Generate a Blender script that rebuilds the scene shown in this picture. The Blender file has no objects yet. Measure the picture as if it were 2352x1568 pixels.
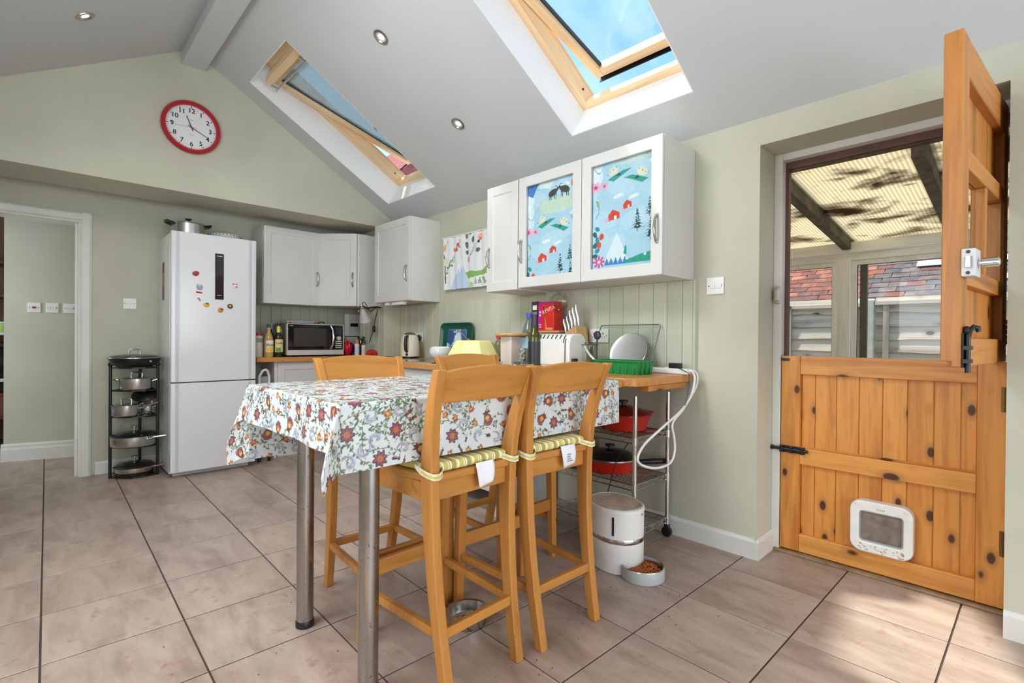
import bpy, bmesh, math, random
import numpy as np
from mathutils import Matrix, Vector
random.seed(7)
rng = np.random.RandomState(5)
S = bpy.context.scene
COL = S.collection
PI = math.pi

# ------------------------------------------------------------------ camera
YAW, PITCH, ROLL, FPX, CAMH = .80716, -.00514, .00869, 1147.12, 1.085
fw = Vector((math.cos(YAW)*math.cos(PITCH), math.sin(YAW)*math.cos(PITCH), math.sin(PITCH)))
rt = Vector((math.sin(YAW), -math.cos(YAW), 0))
up = rt.cross(fw)
c_, s_ = math.cos(ROLL), math.sin(ROLL)
r2 = c_*rt + s_*up
u2 = -s_*rt + c_*up
cam = bpy.data.cameras.new('camera')
camo = bpy.data.objects.new('camera', cam)
COL.objects.link(camo)
camo.matrix_world = Matrix(((r2.x, u2.x, -fw.x, 0), (r2.y, u2.y, -fw.y, 0), (r2.z, u2.z, -fw.z, CAMH), (0, 0, 0, 1)))
cam.sensor_width = 36
cam.lens = FPX/2352*36
cam.clip_start = .03
S.camera = camo

# ------------------------------------------------------------------ sky, sun, added area fills, exposure
def lin(c):
    out = []
    for v in c[:3]:
        v = v/255.
        out.append(v/12.92 if v <= .04045 else ((v+.055)/1.055)**2.4)
    return out
W = bpy.data.worlds.new('sky'); S.world = W; W.use_nodes = True
nt = W.node_tree; nt.nodes.clear()
def N(nt, t, **k):
    n = nt.nodes.new(t)
    for a, b in k.items(): setattr(n, a, b)
    return n
wo = N(nt, 'ShaderNodeOutputWorld'); wb = N(nt, 'ShaderNodeBackground')
tc = N(nt, 'ShaderNodeTexCoord'); mp = N(nt, 'ShaderNodeMapping')
mp.inputs['Scale'].default_value = (1.2, 2.6, 2.2)
nz = N(nt, 'ShaderNodeTexNoise'); nz.inputs['Scale'].default_value = 1.6; nz.inputs['Detail'].default_value = 6; nz.inputs['Distortion'].default_value = .6
cr = N(nt, 'ShaderNodeValToRGB')
cr.color_ramp.elements[0].position = .36; cr.color_ramp.elements[0].color = (*lin((112, 154, 196)), 1)
cr.color_ramp.elements[1].position = .72; cr.color_ramp.elements[1].color = (*lin((184, 202, 216)), 1)
nt.links.new(tc.outputs['Generated'], mp.inputs['Vector']); nt.links.new(mp.outputs[0], nz.inputs['Vector'])
nt.links.new(nz.outputs['Fac'], cr.inputs['Fac']); nt.links.new(cr.outputs['Color'], wb.inputs['Color'])
wb.inputs['Strength'].default_value = 1.7
nt.links.new(wb.outputs[0], wo.inputs['Surface'])
def light(name, kind, loc, aim, power, size=None, color=(1, 1, 1), **k):
    l = bpy.data.lights.new(name, kind); l.energy = power; l.color = color
    if size:
        if kind == 'AREA':
            l.shape = 'RECTANGLE'; l.size, l.size_y = size
    for a, b in k.items(): setattr(l, a, b)
    o = bpy.data.objects.new(name, l); COL.objects.link(o); o.location = loc
    d = Vector(aim)-Vector(loc)
    o.rotation_euler = d.to_track_quat('-Z', 'Y').to_euler()
    return o
SUN_DIR = Vector((.17, -.45, -1))
light('sun', 'SUN', (0, 0, 6), Vector((0, 0, 6))+SUN_DIR, 4.4, color=(1, .95, .87), angle=.035)
light('fill_near_end', 'AREA', (.85, -2.45, 1.12), (.85, 3, 1.12), 56, (3.0, 2.1), (.97, .985, 1))  # area fill for unseen glazed doors assumed behind the camera
light('fill_left_side', 'AREA', (-.96, 1.4, 1.45), (3, 1.4, 1.40), 24, (2.1, 1.15), (1, .99, .965))  # added fill; the side window it stands in is made up, out of view
light('fill_left_slope', 'AREA', (-.12, 1.95, 2.93), (1.2, 2.3, .6), 38, (1.0, .8), (.98, .99, 1))  # added fill to brighten the right wall and far end, rooflight made up
light('fill_hall', 'AREA', (-1.53, 5.9, 1.5), (1, 5.9, 1.4), 12, (.85, 1.35), (1, .98, .93))  # added fill to lift the hall, no such window known
S.view_settings.view_transform = 'Standard'
S.view_settings.look = 'None'
S.view_settings.gamma = 1
S.view_settings.use_curve_mapping = False
S.view_settings.exposure = .5
S.cycles.use_denoising = True
S.cycles.max_bounces = 9
S.cycles.diffuse_bounces = 5
S.cycles.transparent_max_bounces = 16
S.cycles.caustics_reflective = False
S.cycles.caustics_refractive = False
S.cycles.sample_clamp_indirect = 6

# ------------------------------------------------------------------ mesh helpers
class MB:
    def __init__(s, M=None): s.v = []; s.f = []; s.M = M
    def add(s, vs, fs):
        o = len(s.v)
        if s.M is not None: vs = [tuple(s.M @ Vector(v)) for v in vs]
        s.v += [tuple(v) for v in vs]; s.f += [tuple(i+o for i in f) for f in fs]; return s
    def box(s, x0, y0, z0, x1, y1, z1):
        return s.add([(x0, y0, z0), (x1, y0, z0), (x1, y1, z0), (x0, y1, z0), (x0, y0, z1), (x1, y0, z1), (x1, y1, z1), (x0, y1, z1)],
                     [(3, 2, 1, 0), (4, 5, 6, 7), (0, 1, 5, 4), (1, 2, 6, 5), (2, 3, 7, 6), (3, 0, 4, 7)])
    def prism(s, poly, ax, a, b):
        n = len(poly)
        def P(p, t):
            return (t, p[0], p[1]) if ax == 'x' else (p[0], t, p[1]) if ax == 'y' else (p[0], p[1], t)
        vs = [P(p, a) for p in poly]+[P(p, b) for p in poly]
        fs = [tuple(range(n))[::-1], tuple(range(n, 2*n))]+[(i, (i+1) % n, n+(i+1) % n, n+i) for i in range(n)]
        return s.add(vs, fs)
    def lathe(s, prof, c=(0, 0, 0), n=24, sx=1, sy=1):
        vs = []; fs = []; k = len(prof)
        for i in range(n):
            a = 2*PI*i/n
            for r, z in prof: vs.append((c[0]+r*math.cos(a)*sx, c[1]+r*math.sin(a)*sy, c[2]+z))
        for i in range(n):
            j = (i+1) % n
            for q in range(k-1): fs.append((i*k+q, j*k+q, j*k+q+1, i*k+q+1))
        return s.add(vs, fs)
    def tube(s, pts, r, n=8, closed=False, cap=True):
        pts = [Vector(p) for p in pts]; m = len(pts); vs = []; fs = []
        rs = r if isinstance(r, (list, tuple)) else [r]*m
        prev = None
        for i, p in enumerate(pts):
            if closed: t = pts[(i+1) % m]-pts[i-1]
            else: t = pts[min(i+1, m-1)]-pts[max(i-1, 0)]
            t.normalize()
            if prev is None:
                a = Vector((0, 0, 1)) if abs(t.z) < .9 else Vector((1, 0, 0))
                u = t.cross(a).normalized()
            else:
                u = prev-t*prev.dot(t)
                u = u.normalized() if u.length > 1e-6 else t.orthogonal().normalized()
            prev = u; w = t.cross(u)
            for k in range(n):
                a = 2*PI*k/n; vs.append(tuple(p+(u*math.cos(a)+w*math.sin(a))*rs[i]))
        for i in range(m if closed else m-1):
            j = (i+1) % m
            for k in range(n):
                l = (k+1) % n; fs.append((i*n+k, i*n+l, j*n+l, j*n+k))
        if cap and not closed:
            fs.append(tuple(range(n))[::-1]); fs.append(tuple((m-1)*n+k for k in range(n)))
        return s.add(vs, fs)
    def cyl(s, p, q, r, r2=None, n=16): return s.tube([p, q], [r, r if r2 is None else r2], n)
    def ell(s, c, rx, ry, rz, n=16, m=10):
        prof = [(math.sin(PI*i/m), -math.cos(PI*i/m)) for i in range(m+1)]
        prof[0] = (0, -1); prof[-1] = (0, 1)
        vs = []; fs = []; k = m+1
        for i in range(n):
            a = 2*PI*i/n
            for r, z in prof: vs.append((c[0]+r*math.cos(a)*rx, c[1]+r*math.sin(a)*ry, c[2]+z*rz))
        for i in range(n):
            j = (i+1) % n
            for q in range(m): fs.append((i*k+q, j*k+q, j*k+q+1, i*k+q+1))
        return s.add(vs, fs)
    def bar(s, pts, wx, wy):
        """rectangular section swept along a mostly vertical path, section stays axis aligned"""
        m = len(pts); vs = []; fs = []
        for i, p in enumerate(pts):
            a = wx[i] if isinstance(wx, (list, tuple)) else wx
            b = wy[i] if isinstance(wy, (list, tuple)) else wy
            for dx, dy in ((-1, -1), (1, -1), (1, 1), (-1, 1)): vs.append((p[0]+dx*a/2, p[1]+dy*b/2, p[2]))
        for i in range(m-1):
            for k in range(4): l = (k+1) % 4; fs.append((i*4+k, i*4+l, i*4+4+l, i*4+4+k))
        fs.append((3, 2, 1, 0)); fs.append(tuple((m-1)*4+k for k in range(4)))
        return s.add(vs, fs)
    def grid(s, fn, nu, nv):
        vs = [fn(i/nu, j/nv) for j in range(nv+1) for i in range(nu+1)]
        fs = [(j*(nu+1)+i, j*(nu+1)+i+1, (j+1)*(nu+1)+i+1, (j+1)*(nu+1)+i) for j in range(nv) for i in range(nu)]
        return s.add(vs, fs)
def mk(name, mb, mat, parent=None, smooth=False, bev=0, seg=2, loc=None, rot=None):
    me = bpy.data.meshes.new(name); me.from_pydata(mb.v, [], mb.f); me.validate(); me.update()
    bm = bmesh.new(); bm.from_mesh(me); bmesh.ops.recalc_face_normals(bm, faces=bm.faces); bm.to_mesh(me); bm.free()
    o = bpy.data.objects.new(name, me); COL.objects.link(o)
    if mat is not None: me.materials.append(mat)
    if smooth:
        for p in me.polygons: p.use_smooth = True
        me.set_sharp_from_angle(angle=math.radians(40))
    if bev:
        m = o.modifiers.new('bevel', 'BEVEL'); m.width = bev; m.segments = seg; m.limit_method = 'ANGLE'; m.angle_limit = math.radians(40)
        m.harden_normals = False
    if parent is not None: o.parent = parent
    if loc is not None: o.location = loc
    if rot is not None: o.rotation_euler = rot
    return o
def tag(o, label, cat, group=None):
    o['label'] = label; o['category'] = cat
    if group: o['group'] = group
    return o
def thing(name, label, cat, loc=(0, 0, 0), rz=0, group=None):
    o = bpy.data.objects.new(name, None); COL.objects.link(o); o.location = loc; o.rotation_euler = (0, 0, rz)
    o.empty_display_size = .05
    return tag(o, label, cat, group)
def struct(o): o['kind'] = 'structure'; return o
def structE(name, loc=(0, 0, 0), rz=0):
    o = bpy.data.objects.new(name, None); COL.objects.link(o); o.location = loc; o.rotation_euler = (0, 0, rz); return struct(o)
def dup(o, parent=None):
    c = o.copy(); COL.objects.link(c)
    if parent is not None: c.parent = parent
    for ch in list(o.children): dup(ch, c)
    return c
def text_mb(txt, size, ext=.0004, res=3, bold=0):
    cu = bpy.data.curves.new('lettering', 'FONT'); cu.body = txt; cu.size = size; cu.extrude = ext; cu.align_x = 'CENTER'; cu.align_y = 'CENTER'; cu.resolution_u = res; cu.offset = bold
    o = bpy.data.objects.new('lettering', cu); COL.objects.link(o)
    dg = bpy.context.evaluated_depsgraph_get(); me = bpy.data.meshes.new_from_object(o.evaluated_get(dg))
    mb = MB(); mb.v = [tuple(v.co) for v in me.vertices]; mb.f = [tuple(p.vertices) for p in me.polygons]
    bpy.data.objects.remove(o); bpy.data.curves.remove(cu); bpy.data.meshes.remove(me)
    return mb
def xf(mb, M):
    mb.v = [tuple(M @ Vector(v)) for v in mb.v]; return mb
def curvy(pts, n=5):
    """rounded path through the given points"""
    P = [Vector(p) for p in pts]; P = [P[0]*2-P[1]]+P+[P[-1]*2-P[-2]]; out = []
    for a, b, c, d in zip(P, P[1:], P[2:], P[3:]):
        for k in range(n):
            t = k/n; out.append(.5*((2*b)+(c-a)*t+(2*a-5*b+4*c-d)*t*t+(3*b-a-3*c+d)*t**3))
    return out+[P[-2]]
def frameM(o, x, z):
    """matrix whose local x,z axes are x and z (world) and origin o; y = z cross x"""
    x = Vector(x).normalized(); z = Vector(z).normalized(); y = z.cross(x)
    return Matrix(((x.x, y.x, z.x, o[0]), (x.y, y.y, z.y, o[1]), (x.z, y.z, z.z, o[2]), (0, 0, 0, 1)))

# ------------------------------------------------------------------ materials
MATS = {}
def base(name, rgb, rough=.5, metal=0, **k):
    m = bpy.data.materials.new(name); m.use_nodes = True; nt = m.node_tree
    b = nt.nodes['Principled BSDF']; b.inputs['Base Color'].default_value = (*lin(rgb), 1)
    b.inputs['Roughness'].default_value = rough; b.inputs['Metallic'].default_value = metal
    for a, v in k.items(): b.inputs[a.replace('_', ' ')].default_value = v
    MATS[name] = m; return m, nt, b
def tex(nt, kind='Object', scale=(1, 1, 1), rand=True, rot=(0, 0, 0)):
    t = N(nt, 'ShaderNodeTexCoord'); mp = N(nt, 'ShaderNodeMapping'); mp.inputs['Scale'].default_value = scale; mp.inputs['Rotation'].default_value = rot
    if rand:
        oi = N(nt, 'ShaderNodeObjectInfo'); mu = N(nt, 'ShaderNodeMath', operation='MULTIPLY'); mu.inputs[1].default_value = 37.
        ad = N(nt, 'ShaderNodeVectorMath', operation='ADD')
        nt.links.new(oi.outputs['Random'], mu.inputs[0]); nt.links.new(t.outputs[kind], ad.inputs[0]); nt.links.new(mu.outputs[0], ad.inputs[1])
        nt.links.new(ad.outputs[0], mp.inputs['Vector'])
    else: nt.links.new(t.outputs[kind], mp.inputs['Vector'])
    return mp.outputs[0]
def noise(nt, vec, scale, detail=4, rough=.55, dist=0):
    n = N(nt, 'ShaderNodeTexNoise'); n.inputs['Scale'].default_value = scale; n.inputs['Detail'].default_value = detail
    n.inputs['Roughness'].default_value = rough; n.inputs['Distortion'].default_value = dist
    nt.links.new(vec, n.inputs['Vector']); return n.outputs['Fac']
def ramp(nt, fac, stops):
    r = N(nt, 'ShaderNodeValToRGB'); e = r.color_ramp.elements
    while len(e) < len(stops): e.new(.5)
    for i, (p, c) in enumerate(stops): e[i].position = p; e[i].color = (*lin(c), 1)
    nt.links.new(fac, r.inputs['Fac']); return r.outputs['Color']
def mixc(nt, fac, a, b, mode='MIX'):
    m = N(nt, 'ShaderNodeMix', data_type='RGBA', blend_type=mode)
    F, A, B = m.inputs[0], m.inputs[6], m.inputs[7]
    for sock, val in ((F, fac), (A, a), (B, b)):
        if isinstance(val, (int, float)): sock.default_value = val
        elif isinstance(val, (tuple, list)): sock.default_value = (*lin(val), 1)
        else: nt.links.new(val, sock)
    return m.outputs[2]
def bump(nt, b, h, strength=.2, dist=.01):
    n = N(nt, 'ShaderNodeBump'); n.inputs['Strength'].default_value = strength; n.inputs['Distance'].default_value = dist
    nt.links.new(h, n.inputs['Height']); nt.links.new(n.outputs[0], b.inputs['Normal'])
def thr(nt, v, lo, hi):
    m = N(nt, 'ShaderNodeMapRange'); m.inputs['From Min'].default_value = lo; m.inputs['From Max'].default_value = hi; m.clamp = True
    nt.links.new(v, m.inputs['Value']); return m.outputs[0]
def paint(name, rgb, rough=.55, var=.06, sc=3, bmp=.05, bsc=60, spec=None):
    """painted or moulded surface: faint tonal drift, fine relief"""
    m, nt, b = base(name, rgb, rough)
    v = tex(nt, rand=True)
    f = noise(nt, v, sc, 4)
    lo = tuple(max(0, c*(1-var)) for c in rgb); hi = tuple(min(255, c*(1+var*.6)) for c in rgb)
    nt.links.new(ramp(nt, f, [(.3, lo), (.7, hi)]), b.inputs['Base Color'])
    if bmp: bump(nt, b, noise(nt, v, bsc, 3), bmp, .002)
    if spec is not None: b.inputs['Specular IOR Level'].default_value = spec
    return m
def wood(name, light_, dark, axis='z', sc=1., knots=0., rough=.42, streak=1., knotc=(78, 40, 18), flat='x'):
    m, nt, b = base(name, light_, rough)
    st = {'x': (.6, 9, 9), 'y': (9, .6, 9), 'z': (9, 9, .6)}[axis]
    v = tex(nt, scale=tuple(q*sc for q in st))
    f1 = noise(nt, v, 1.1, 6, .6, .9)
    v2 = tex(nt, scale=tuple(q*sc*6 for q in st)); f2 = noise(nt, v2, 1.2, 3)
    c1 = ramp(nt, f1, [(.28, dark), (.5, light_), (.75, tuple(min(255, q*1.06) for q in light_))])
    c2 = mixc(nt, thr(nt, f2, .5, .75), c1, tuple(q*.82 for q in dark))
    mm = N(nt, 'ShaderNodeMix', data_type='RGBA'); mm.inputs[0].default_value = .35*streak
    nt.links.new(c1, mm.inputs[6]); nt.links.new(c2, mm.inputs[7]); out = mm.outputs[2]
    if knots:
        ks = [10., 10., 10.]; ks['xyz'.index(axis)] = 5.5; ks['xyz'.index(flat)] = 0.
        vv = tex(nt, scale=tuple(q*sc for q in ks)); vo = N(nt, 'ShaderNodeTexVoronoi'); vo.inputs['Scale'].default_value = knots
        nt.links.new(vv, vo.inputs['Vector'])
        k = thr(nt, vo.outputs['Distance'], .155, .11); hal = thr(nt, vo.outputs['Distance'], .30, .13)
        out = mixc(nt, hal, out, tuple(q*.84 for q in light_)); out = mixc(nt, k, out, knotc)
    nt.links.new(out, b.inputs['Base Color'])
    bump(nt, b, f2, .08, .002)
    return m
def metal(name, rgb, rough=.25, brushed=None, spots=0):
    m, nt, b = base(name, rgb, rough, 1)
    v = tex(nt, scale=brushed or (1, 1, 1))
    f = noise(nt, v, 30 if brushed else 8, 4)
    r = N(nt, 'ShaderNodeMapRange'); r.inputs['To Min'].default_value = max(.03, rough-.1); r.inputs['To Max'].default_value = rough+.12
    nt.links.new(f, r.inputs['Value']); nt.links.new(r.outputs[0], b.inputs['Roughness'])
    if spots:
        v2 = tex(nt); s = thr(nt, noise(nt, v2, 55, 3, .7), .62, .70)
        nt.links.new(mixc(nt, s, rgb, (96, 62, 40)), b.inputs['Base Color'])
        nt.links.new(thr(nt, noise(nt, v2, 55, 3, .7), .70, .62), b.inputs['Metallic'])
    return m
def glassy(name, tint=(255, 255, 255), refl=.1, rough=.02, dirt=None, dirtamt=.0):
    """thin pane: see-through with a Fresnel gloss; dirt film optional"""
    m = bpy.data.materials.new(name); m.use_nodes = True; nt = m.node_tree; nt.nodes.clear()
    o = N(nt, 'ShaderNodeOutputMaterial'); t = N(nt, 'ShaderNodeBsdfTransparent'); g = N(nt, 'ShaderNodeBsdfGlossy'); fr = N(nt, 'ShaderNodeLayerWeight'); pw = N(nt, 'ShaderNodeMath', operation='POWER'); pw.inputs[1].default_value = 4.
    t.inputs['Color'].default_value = (*lin(tint), 1); g.inputs['Roughness'].default_value = rough
    mx = N(nt, 'ShaderNodeMixShader'); mu = N(nt, 'ShaderNodeMath', operation='MULTIPLY_ADD'); mu.inputs[1].default_value = refl*5; mu.inputs[2].default_value = refl*.35; mu.use_clamp = True
    nt.links.new(fr.outputs['Facing'], pw.inputs[0]); nt.links.new(pw.outputs[0], mu.inputs[0]); nt.links.new(mu.outputs[0], mx.inputs[0]); nt.links.new(t.outputs[0], mx.inputs[1]); nt.links.new(g.outputs[0], mx.inputs[2])
    out = mx.outputs[0]
    if dirt:
        d = N(nt, 'ShaderNodeBsdfDiffuse'); v = tex(nt); f = noise(nt, v, 6, 6, .65)
        nt.links.new(ramp(nt, noise(nt, v, 25, 4), [(.3, tuple(c*.75 for c in dirt)), (.7, dirt)]), d.inputs['Color'])
        tl = N(nt, 'ShaderNodeBsdfTranslucent'); tl.inputs['Color'].default_value = (*lin(dirt), 1)
        ad = N(nt, 'ShaderNodeMixShader'); ad.inputs[0].default_value = .6; nt.links.new(d.outputs[0], ad.inputs[1]); nt.links.new(tl.outputs[0], ad.inputs[2])
        m2 = N(nt, 'ShaderNodeMixShader'); mr = N(nt, 'ShaderNodeMapRange'); mr.inputs['From Min'].default_value = .25; mr.inputs['From Max'].default_value = .75
        mr.inputs['To Min'].default_value = max(0, dirtamt-.2); mr.inputs['To Max'].default_value = min(1, dirtamt+.2)
        nt.links.new(f, mr.inputs['Value']); nt.links.new(mr.outputs[0], m2.inputs[0]); nt.links.new(out, m2.inputs[1]); nt.links.new(ad.outputs[0], m2.inputs[2]); out = m2.outputs[0]
    nt.links.new(out, o.inputs['Surface']); return m
def vcol(name, rough=.5, weave=0):
    m, nt, b = base(name, (200, 200, 200), rough)
    a = N(nt, 'ShaderNodeAttribute', attribute_name='print')
    v = tex(nt); f = noise(nt, v, 40, 3)
    nt.links.new(mixc(nt, .10, a.outputs['Color'], ramp(nt, f, [(.3, (120, 120, 120)), (.7, (250, 250, 250))]), 'OVERLAY'), b.inputs['Base Color'])
    if weave: bump(nt, b, noise(nt, v, 400, 2), weave, .001)
    return m
def emit(name, rgb, st):
    m = bpy.data.materials.new(name); m.use_nodes = True; b = m.node_tree.nodes['Principled BSDF']
    b.inputs['Base Color'].default_value = (*lin(rgb), 1); b.inputs['Emission Color'].default_value = (*lin(rgb), 1); b.inputs['Emission Strength'].default_value = st
    return m

M_sage = paint('sage_wall_paint', (193, 192, 173), .7, .05, 1.6, .06, 90)
M_board = paint('sage_board_paint', (194, 196, 176), .45, .05, 2, .04, 60)
M_ceil = paint('ceiling_paint', (200, 202, 203), .85, .03, .8, .05, 70)
M_rev = paint('daylit_reveal_white', (236, 236, 236), .5, .02, 2, .02, 60)  # lighter than the ceiling paint: the reveals' daylight is put into the colour
M_trim = paint('gloss_white_trim', (222, 221, 214), .35, .05, 3, .03, 30)
M_cab = paint('cabinet_paint', (212, 211, 206), .42, .03, 2, .03, 80)
M_white = paint('white_plastic', (230, 230, 226), .3, .02, 4, 0)
M_wplate = paint('switch_plastic', (232, 232, 228), .3, .02, 4, 0)
M_fridge = paint('fridge_enamel', (222, 223, 224), .16, .015, 2, .0)
M_grey = paint('grey_plastic', (150, 152, 152), .35, .04, 5, 0)
M_black = paint('black_plastic', (24, 24, 26), .35, .1, 6, 0)
M_iron = paint('black_iron', (22, 22, 23), .4, .15, 20, .1, 120)
M_dark = paint('dark_recess', (40, 34, 30), .6, .1, 6, 0)
M_steel = metal('brushed_steel', (200, 198, 194), .22, (1, 1, 30))
M_chrome = metal('chrome', (214, 214, 214), .12)
M_pipe = metal('worn_steel_pipe', (168, 164, 160), .25, None, 1)
M_nickel = metal('satin_nickel', (190, 186, 176), .28)
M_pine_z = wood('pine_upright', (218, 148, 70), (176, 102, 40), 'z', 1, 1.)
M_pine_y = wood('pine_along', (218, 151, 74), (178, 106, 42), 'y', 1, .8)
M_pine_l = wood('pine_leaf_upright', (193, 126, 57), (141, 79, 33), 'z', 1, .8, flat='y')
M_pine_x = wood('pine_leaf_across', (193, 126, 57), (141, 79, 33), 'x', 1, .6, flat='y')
M_beech = wood('beech_stool', (188, 128, 60), (158, 98, 38), 'z', .9, 0, .38, .7)
M_beechx = wood('beech_stool_across', (190, 130, 60), (160, 100, 38), 'x', .9, 0, .38, .7)
M_top = wood('beech_worktop', (201, 139, 77), (172, 109, 53), 'x', 1.4, 0, .3, .8)
M_topy = wood('beech_worktop_long', (201, 139, 77), (172, 109, 53), 'y', 1.4, 0, .3, .8)
M_sky_wood = wood('skylight_pine', (244, 212, 168), (224, 182, 134), 'x', 1.2, 0, .4, .6)
M_sky_woody = wood('skylight_pine_across', (244, 212, 168), (224, 182, 134), 'y', 1.2, 0, .4, .6)
M_block = wood('knife_block_wood', (206, 164, 112), (178, 132, 82), 'z', 2, 0, .5, .6)
M_glass = glassy('clear_glass', (250, 253, 251), .1)
M_glass2 = glassy('dirty_skylight_glass', (196, 204, 206), .06, .05, (172, 180, 176), .34)
M_leadgl = glassy('conservatory_glass', (248, 250, 248), .05)
M_green = paint('green_plastic', (24, 132, 66), .3, .08, 8, 0)
M_dgreen = paint('dark_green_tray', (6, 84, 66), .3, .05, 6, 0)
M_red = paint('red_enamel', (198, 38, 22), .2, .06, 6, 0)
M_clockred = paint('clock_red', (176, 16, 34), .25, .04, 6, 0)
M_flour = paint('pale_dial', (236, 236, 236), .4, .01, 2, 0)
# ================================================================== THE ROOM
WX, GY, BY = 2.60, 4.36, 5.05          # right wall face, gable wall face, back wall face
RX, RZ = .848, 3.22                    # roof ridge
AR = math.atan(.588)                   # right roof slope
DR = Vector((math.cos(AR), 0, -math.sin(AR))); NR = Vector((math.sin(AR), 0, math.cos(AR)))
def slopeM(y=0): return Matrix(((DR.x, 0, NR.x, RX), (0, 1, 0, y), (DR.z, 0, NR.z, RZ), (0, 0, 0, 1)))   # local: x down the slope, y along the room, z outwards

def rrect(w, h, r, n=5):
    pts = []
    for cx, cy, a0 in ((w/2-r, h/2-r, 0), (-w/2+r, h/2-r, 90), (-w/2+r, -h/2+r, 180), (w/2-r, -h/2+r, 270)):
        for k in range(n+1):
            a = math.radians(a0+90*k/n); pts.append((cx+r*math.cos(a), cy+r*math.sin(a)))
    return pts
def ring_mb(outer, inner, ax, a, b, cx=0, cy=0):
    """frame between two loops of equal length, extruded along ax"""
    n = len(outer); vs = []; fs = []
    def P(p, t): return (t, p[0]+cx, p[1]+cy) if ax == 'x' else (p[0]+cx, t, p[1]+cy) if ax == 'y' else (p[0]+cx, p[1]+cy, t)
    for loop in (outer, inner):
        for t in (a, b): vs += [P(p, t) for p in loop]
    for i in range(n):
        j = (i+1) % n
        fs += [(i, j, n+j, n+i), (2*n+j, 2*n+i, 3*n+i, 3*n+j), (n+i, n+j, 3*n+j, 3*n+i), (j, i, 2*n+i, 2*n+j)]
    return MB().add(vs, fs)
def ring_mb2(o, i, a, b): return ring_mb(o, i, 'z', a, b)
# ---- floor: grout bed and tiles
M_grout = paint('dark_grout', (76, 64, 56), .9, .1, 12, .1)
m, nt_, b_ = base('stone_effect_tile', (186, 166, 148), .36)
v_ = tex(nt_, scale=(3.2, .9, 1)); v2_ = tex(nt_); oi_ = N(nt_, 'ShaderNodeObjectInfo')
t1_ = ramp(nt_, noise(nt_, v_, 3.2, 7, .62, .5), [(.3, (146, 126, 113)), (.5, (170, 150, 138)), (.72, (186, 168, 155))])
t2_ = mixc(nt_, thr(nt_, noise(nt_, v2_, 14, 6, .7), .57, .72), t1_, (150, 126, 110))
tv_ = N(nt_, 'ShaderNodeMapRange'); tv_.inputs['To Min'].default_value = .93; tv_.inputs['To Max'].default_value = 1.04; nt_.links.new(oi_.outputs['Random'], tv_.inputs['Value'])
hs_ = N(nt_, 'ShaderNodeHueSaturation'); nt_.links.new(tv_.outputs[0], hs_.inputs['Value']); nt_.links.new(t2_, hs_.inputs['Color'])
nt_.links.new(hs_.outputs[0], b_.inputs['Base Color'])
rr_ = N(nt_, 'ShaderNodeMapRange'); rr_.inputs['To Min'].default_value = .26; rr_.inputs['To Max'].default_value = .5
nt_.links.new(noise(nt_, v2_, 9, 4), rr_.inputs['Value']); nt_.links.new(rr_.outputs[0], b_.inputs['Roughness'])
bump(nt_, b_, noise(nt_, v2_, 35, 5), .06, .003)
M_tile = m
floor = struct(mk('floor', MB().box(-1.3, -2.4, -.06, 2.86, 7.6, -.004), M_grout))
TS, TO, TA = .40153, (.01745, 2.24262), -.0138
a = TS-.0062; h = a/2
tmb = MB(); q = h-.0011
tmb.add([(-h, -h, -.0045), (h, -h, -.0045), (h, h, -.0045), (-h, h, -.0045), (-h, -h, -.0008), (h, -h, -.0008), (h, h, -.0008), (-h, h, -.0008), (-q, -q, 0), (q, -q, 0), (q, q, 0), (-q, q, 0)],
        [(0, 1, 5, 4), (1, 2, 6, 5), (2, 3, 7, 6), (3, 0, 4, 7), (4, 5, 9, 8), (5, 6, 10, 9), (6, 7, 11, 10), (7, 4, 8, 11), (8, 9, 10, 11)])
t0 = None
for i in range(-3, 8):
    for j in range(-8, 10):
        cx = TO[0]+math.cos(TA)*(i-.5)*TS-math.sin(TA)*(j+.5)*TS
        cy = TO[1]+math.sin(TA)*(i-.5)*TS+math.cos(TA)*(j+.5)*TS
        if cx < -1.1 or cx > 2.8 or cy < -1.0 or cy > 6.2: continue
        if t0 is None: t0 = mk('tile', tmb, M_tile, floor); o = t0
        else:
            o = t0.copy(); COL.objects.link(o); o.parent = floor
        o.location = (cx, cy, 0); o.rotation_euler = (0, 0, TA+(PI if rng.rand() > .5 else 0))

# ---- walls
wr = MB().box(WX, .947, 0, 2.87, BY+.2, 2.19).box(WX, .068, 2.055, 2.87, .947, 2.19).box(WX, -2.4, 0, 2.87, .068, 2.19)
wall_right = struct(mk('wall_right', wr, M_sage))
wb_ = MB().box(.262, BY, 0, WX, BY+.2, 2.5).box(-.62, BY, 1.965, .262, BY+.2, 2.5).box(-1.1, BY, 0, -.62, BY+.2, 2.5)
wall_back = struct(mk('wall_back', wb_, M_sage))
zl = lambda x: RZ-.569*(RX-x)
zr = lambda x: RZ-.588*(x-RX)
wg = MB().prism([(-1.0, 2.15), (WX, 2.15), (WX, zr(WX)), (RX, RZ), (-1.0, zl(-1.0))], 'y', GY, 4.80)
wall_gable = struct(mk('wall_gable', wg, M_sage))
wall_nib = struct(mk('wall_nib', MB().box(2.435, 4.30, 0, WX, 4.80, 2.15), M_sage, bev=.004))
wl = MB().box(-1.1, -2.4, 0, -.9, .3, 2.24).box(-1.1, .3, 0, -.9, 2.5, .85).box(-1.1, .3, 2.05, -.9, 2.5, 2.24).box(-1.1, 2.5, 0, -.9, BY, 2.24)  # unseen wall, its opening made up for the side fill
wall_left = struct(mk('wall_left', wl, M_sage))
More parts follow.
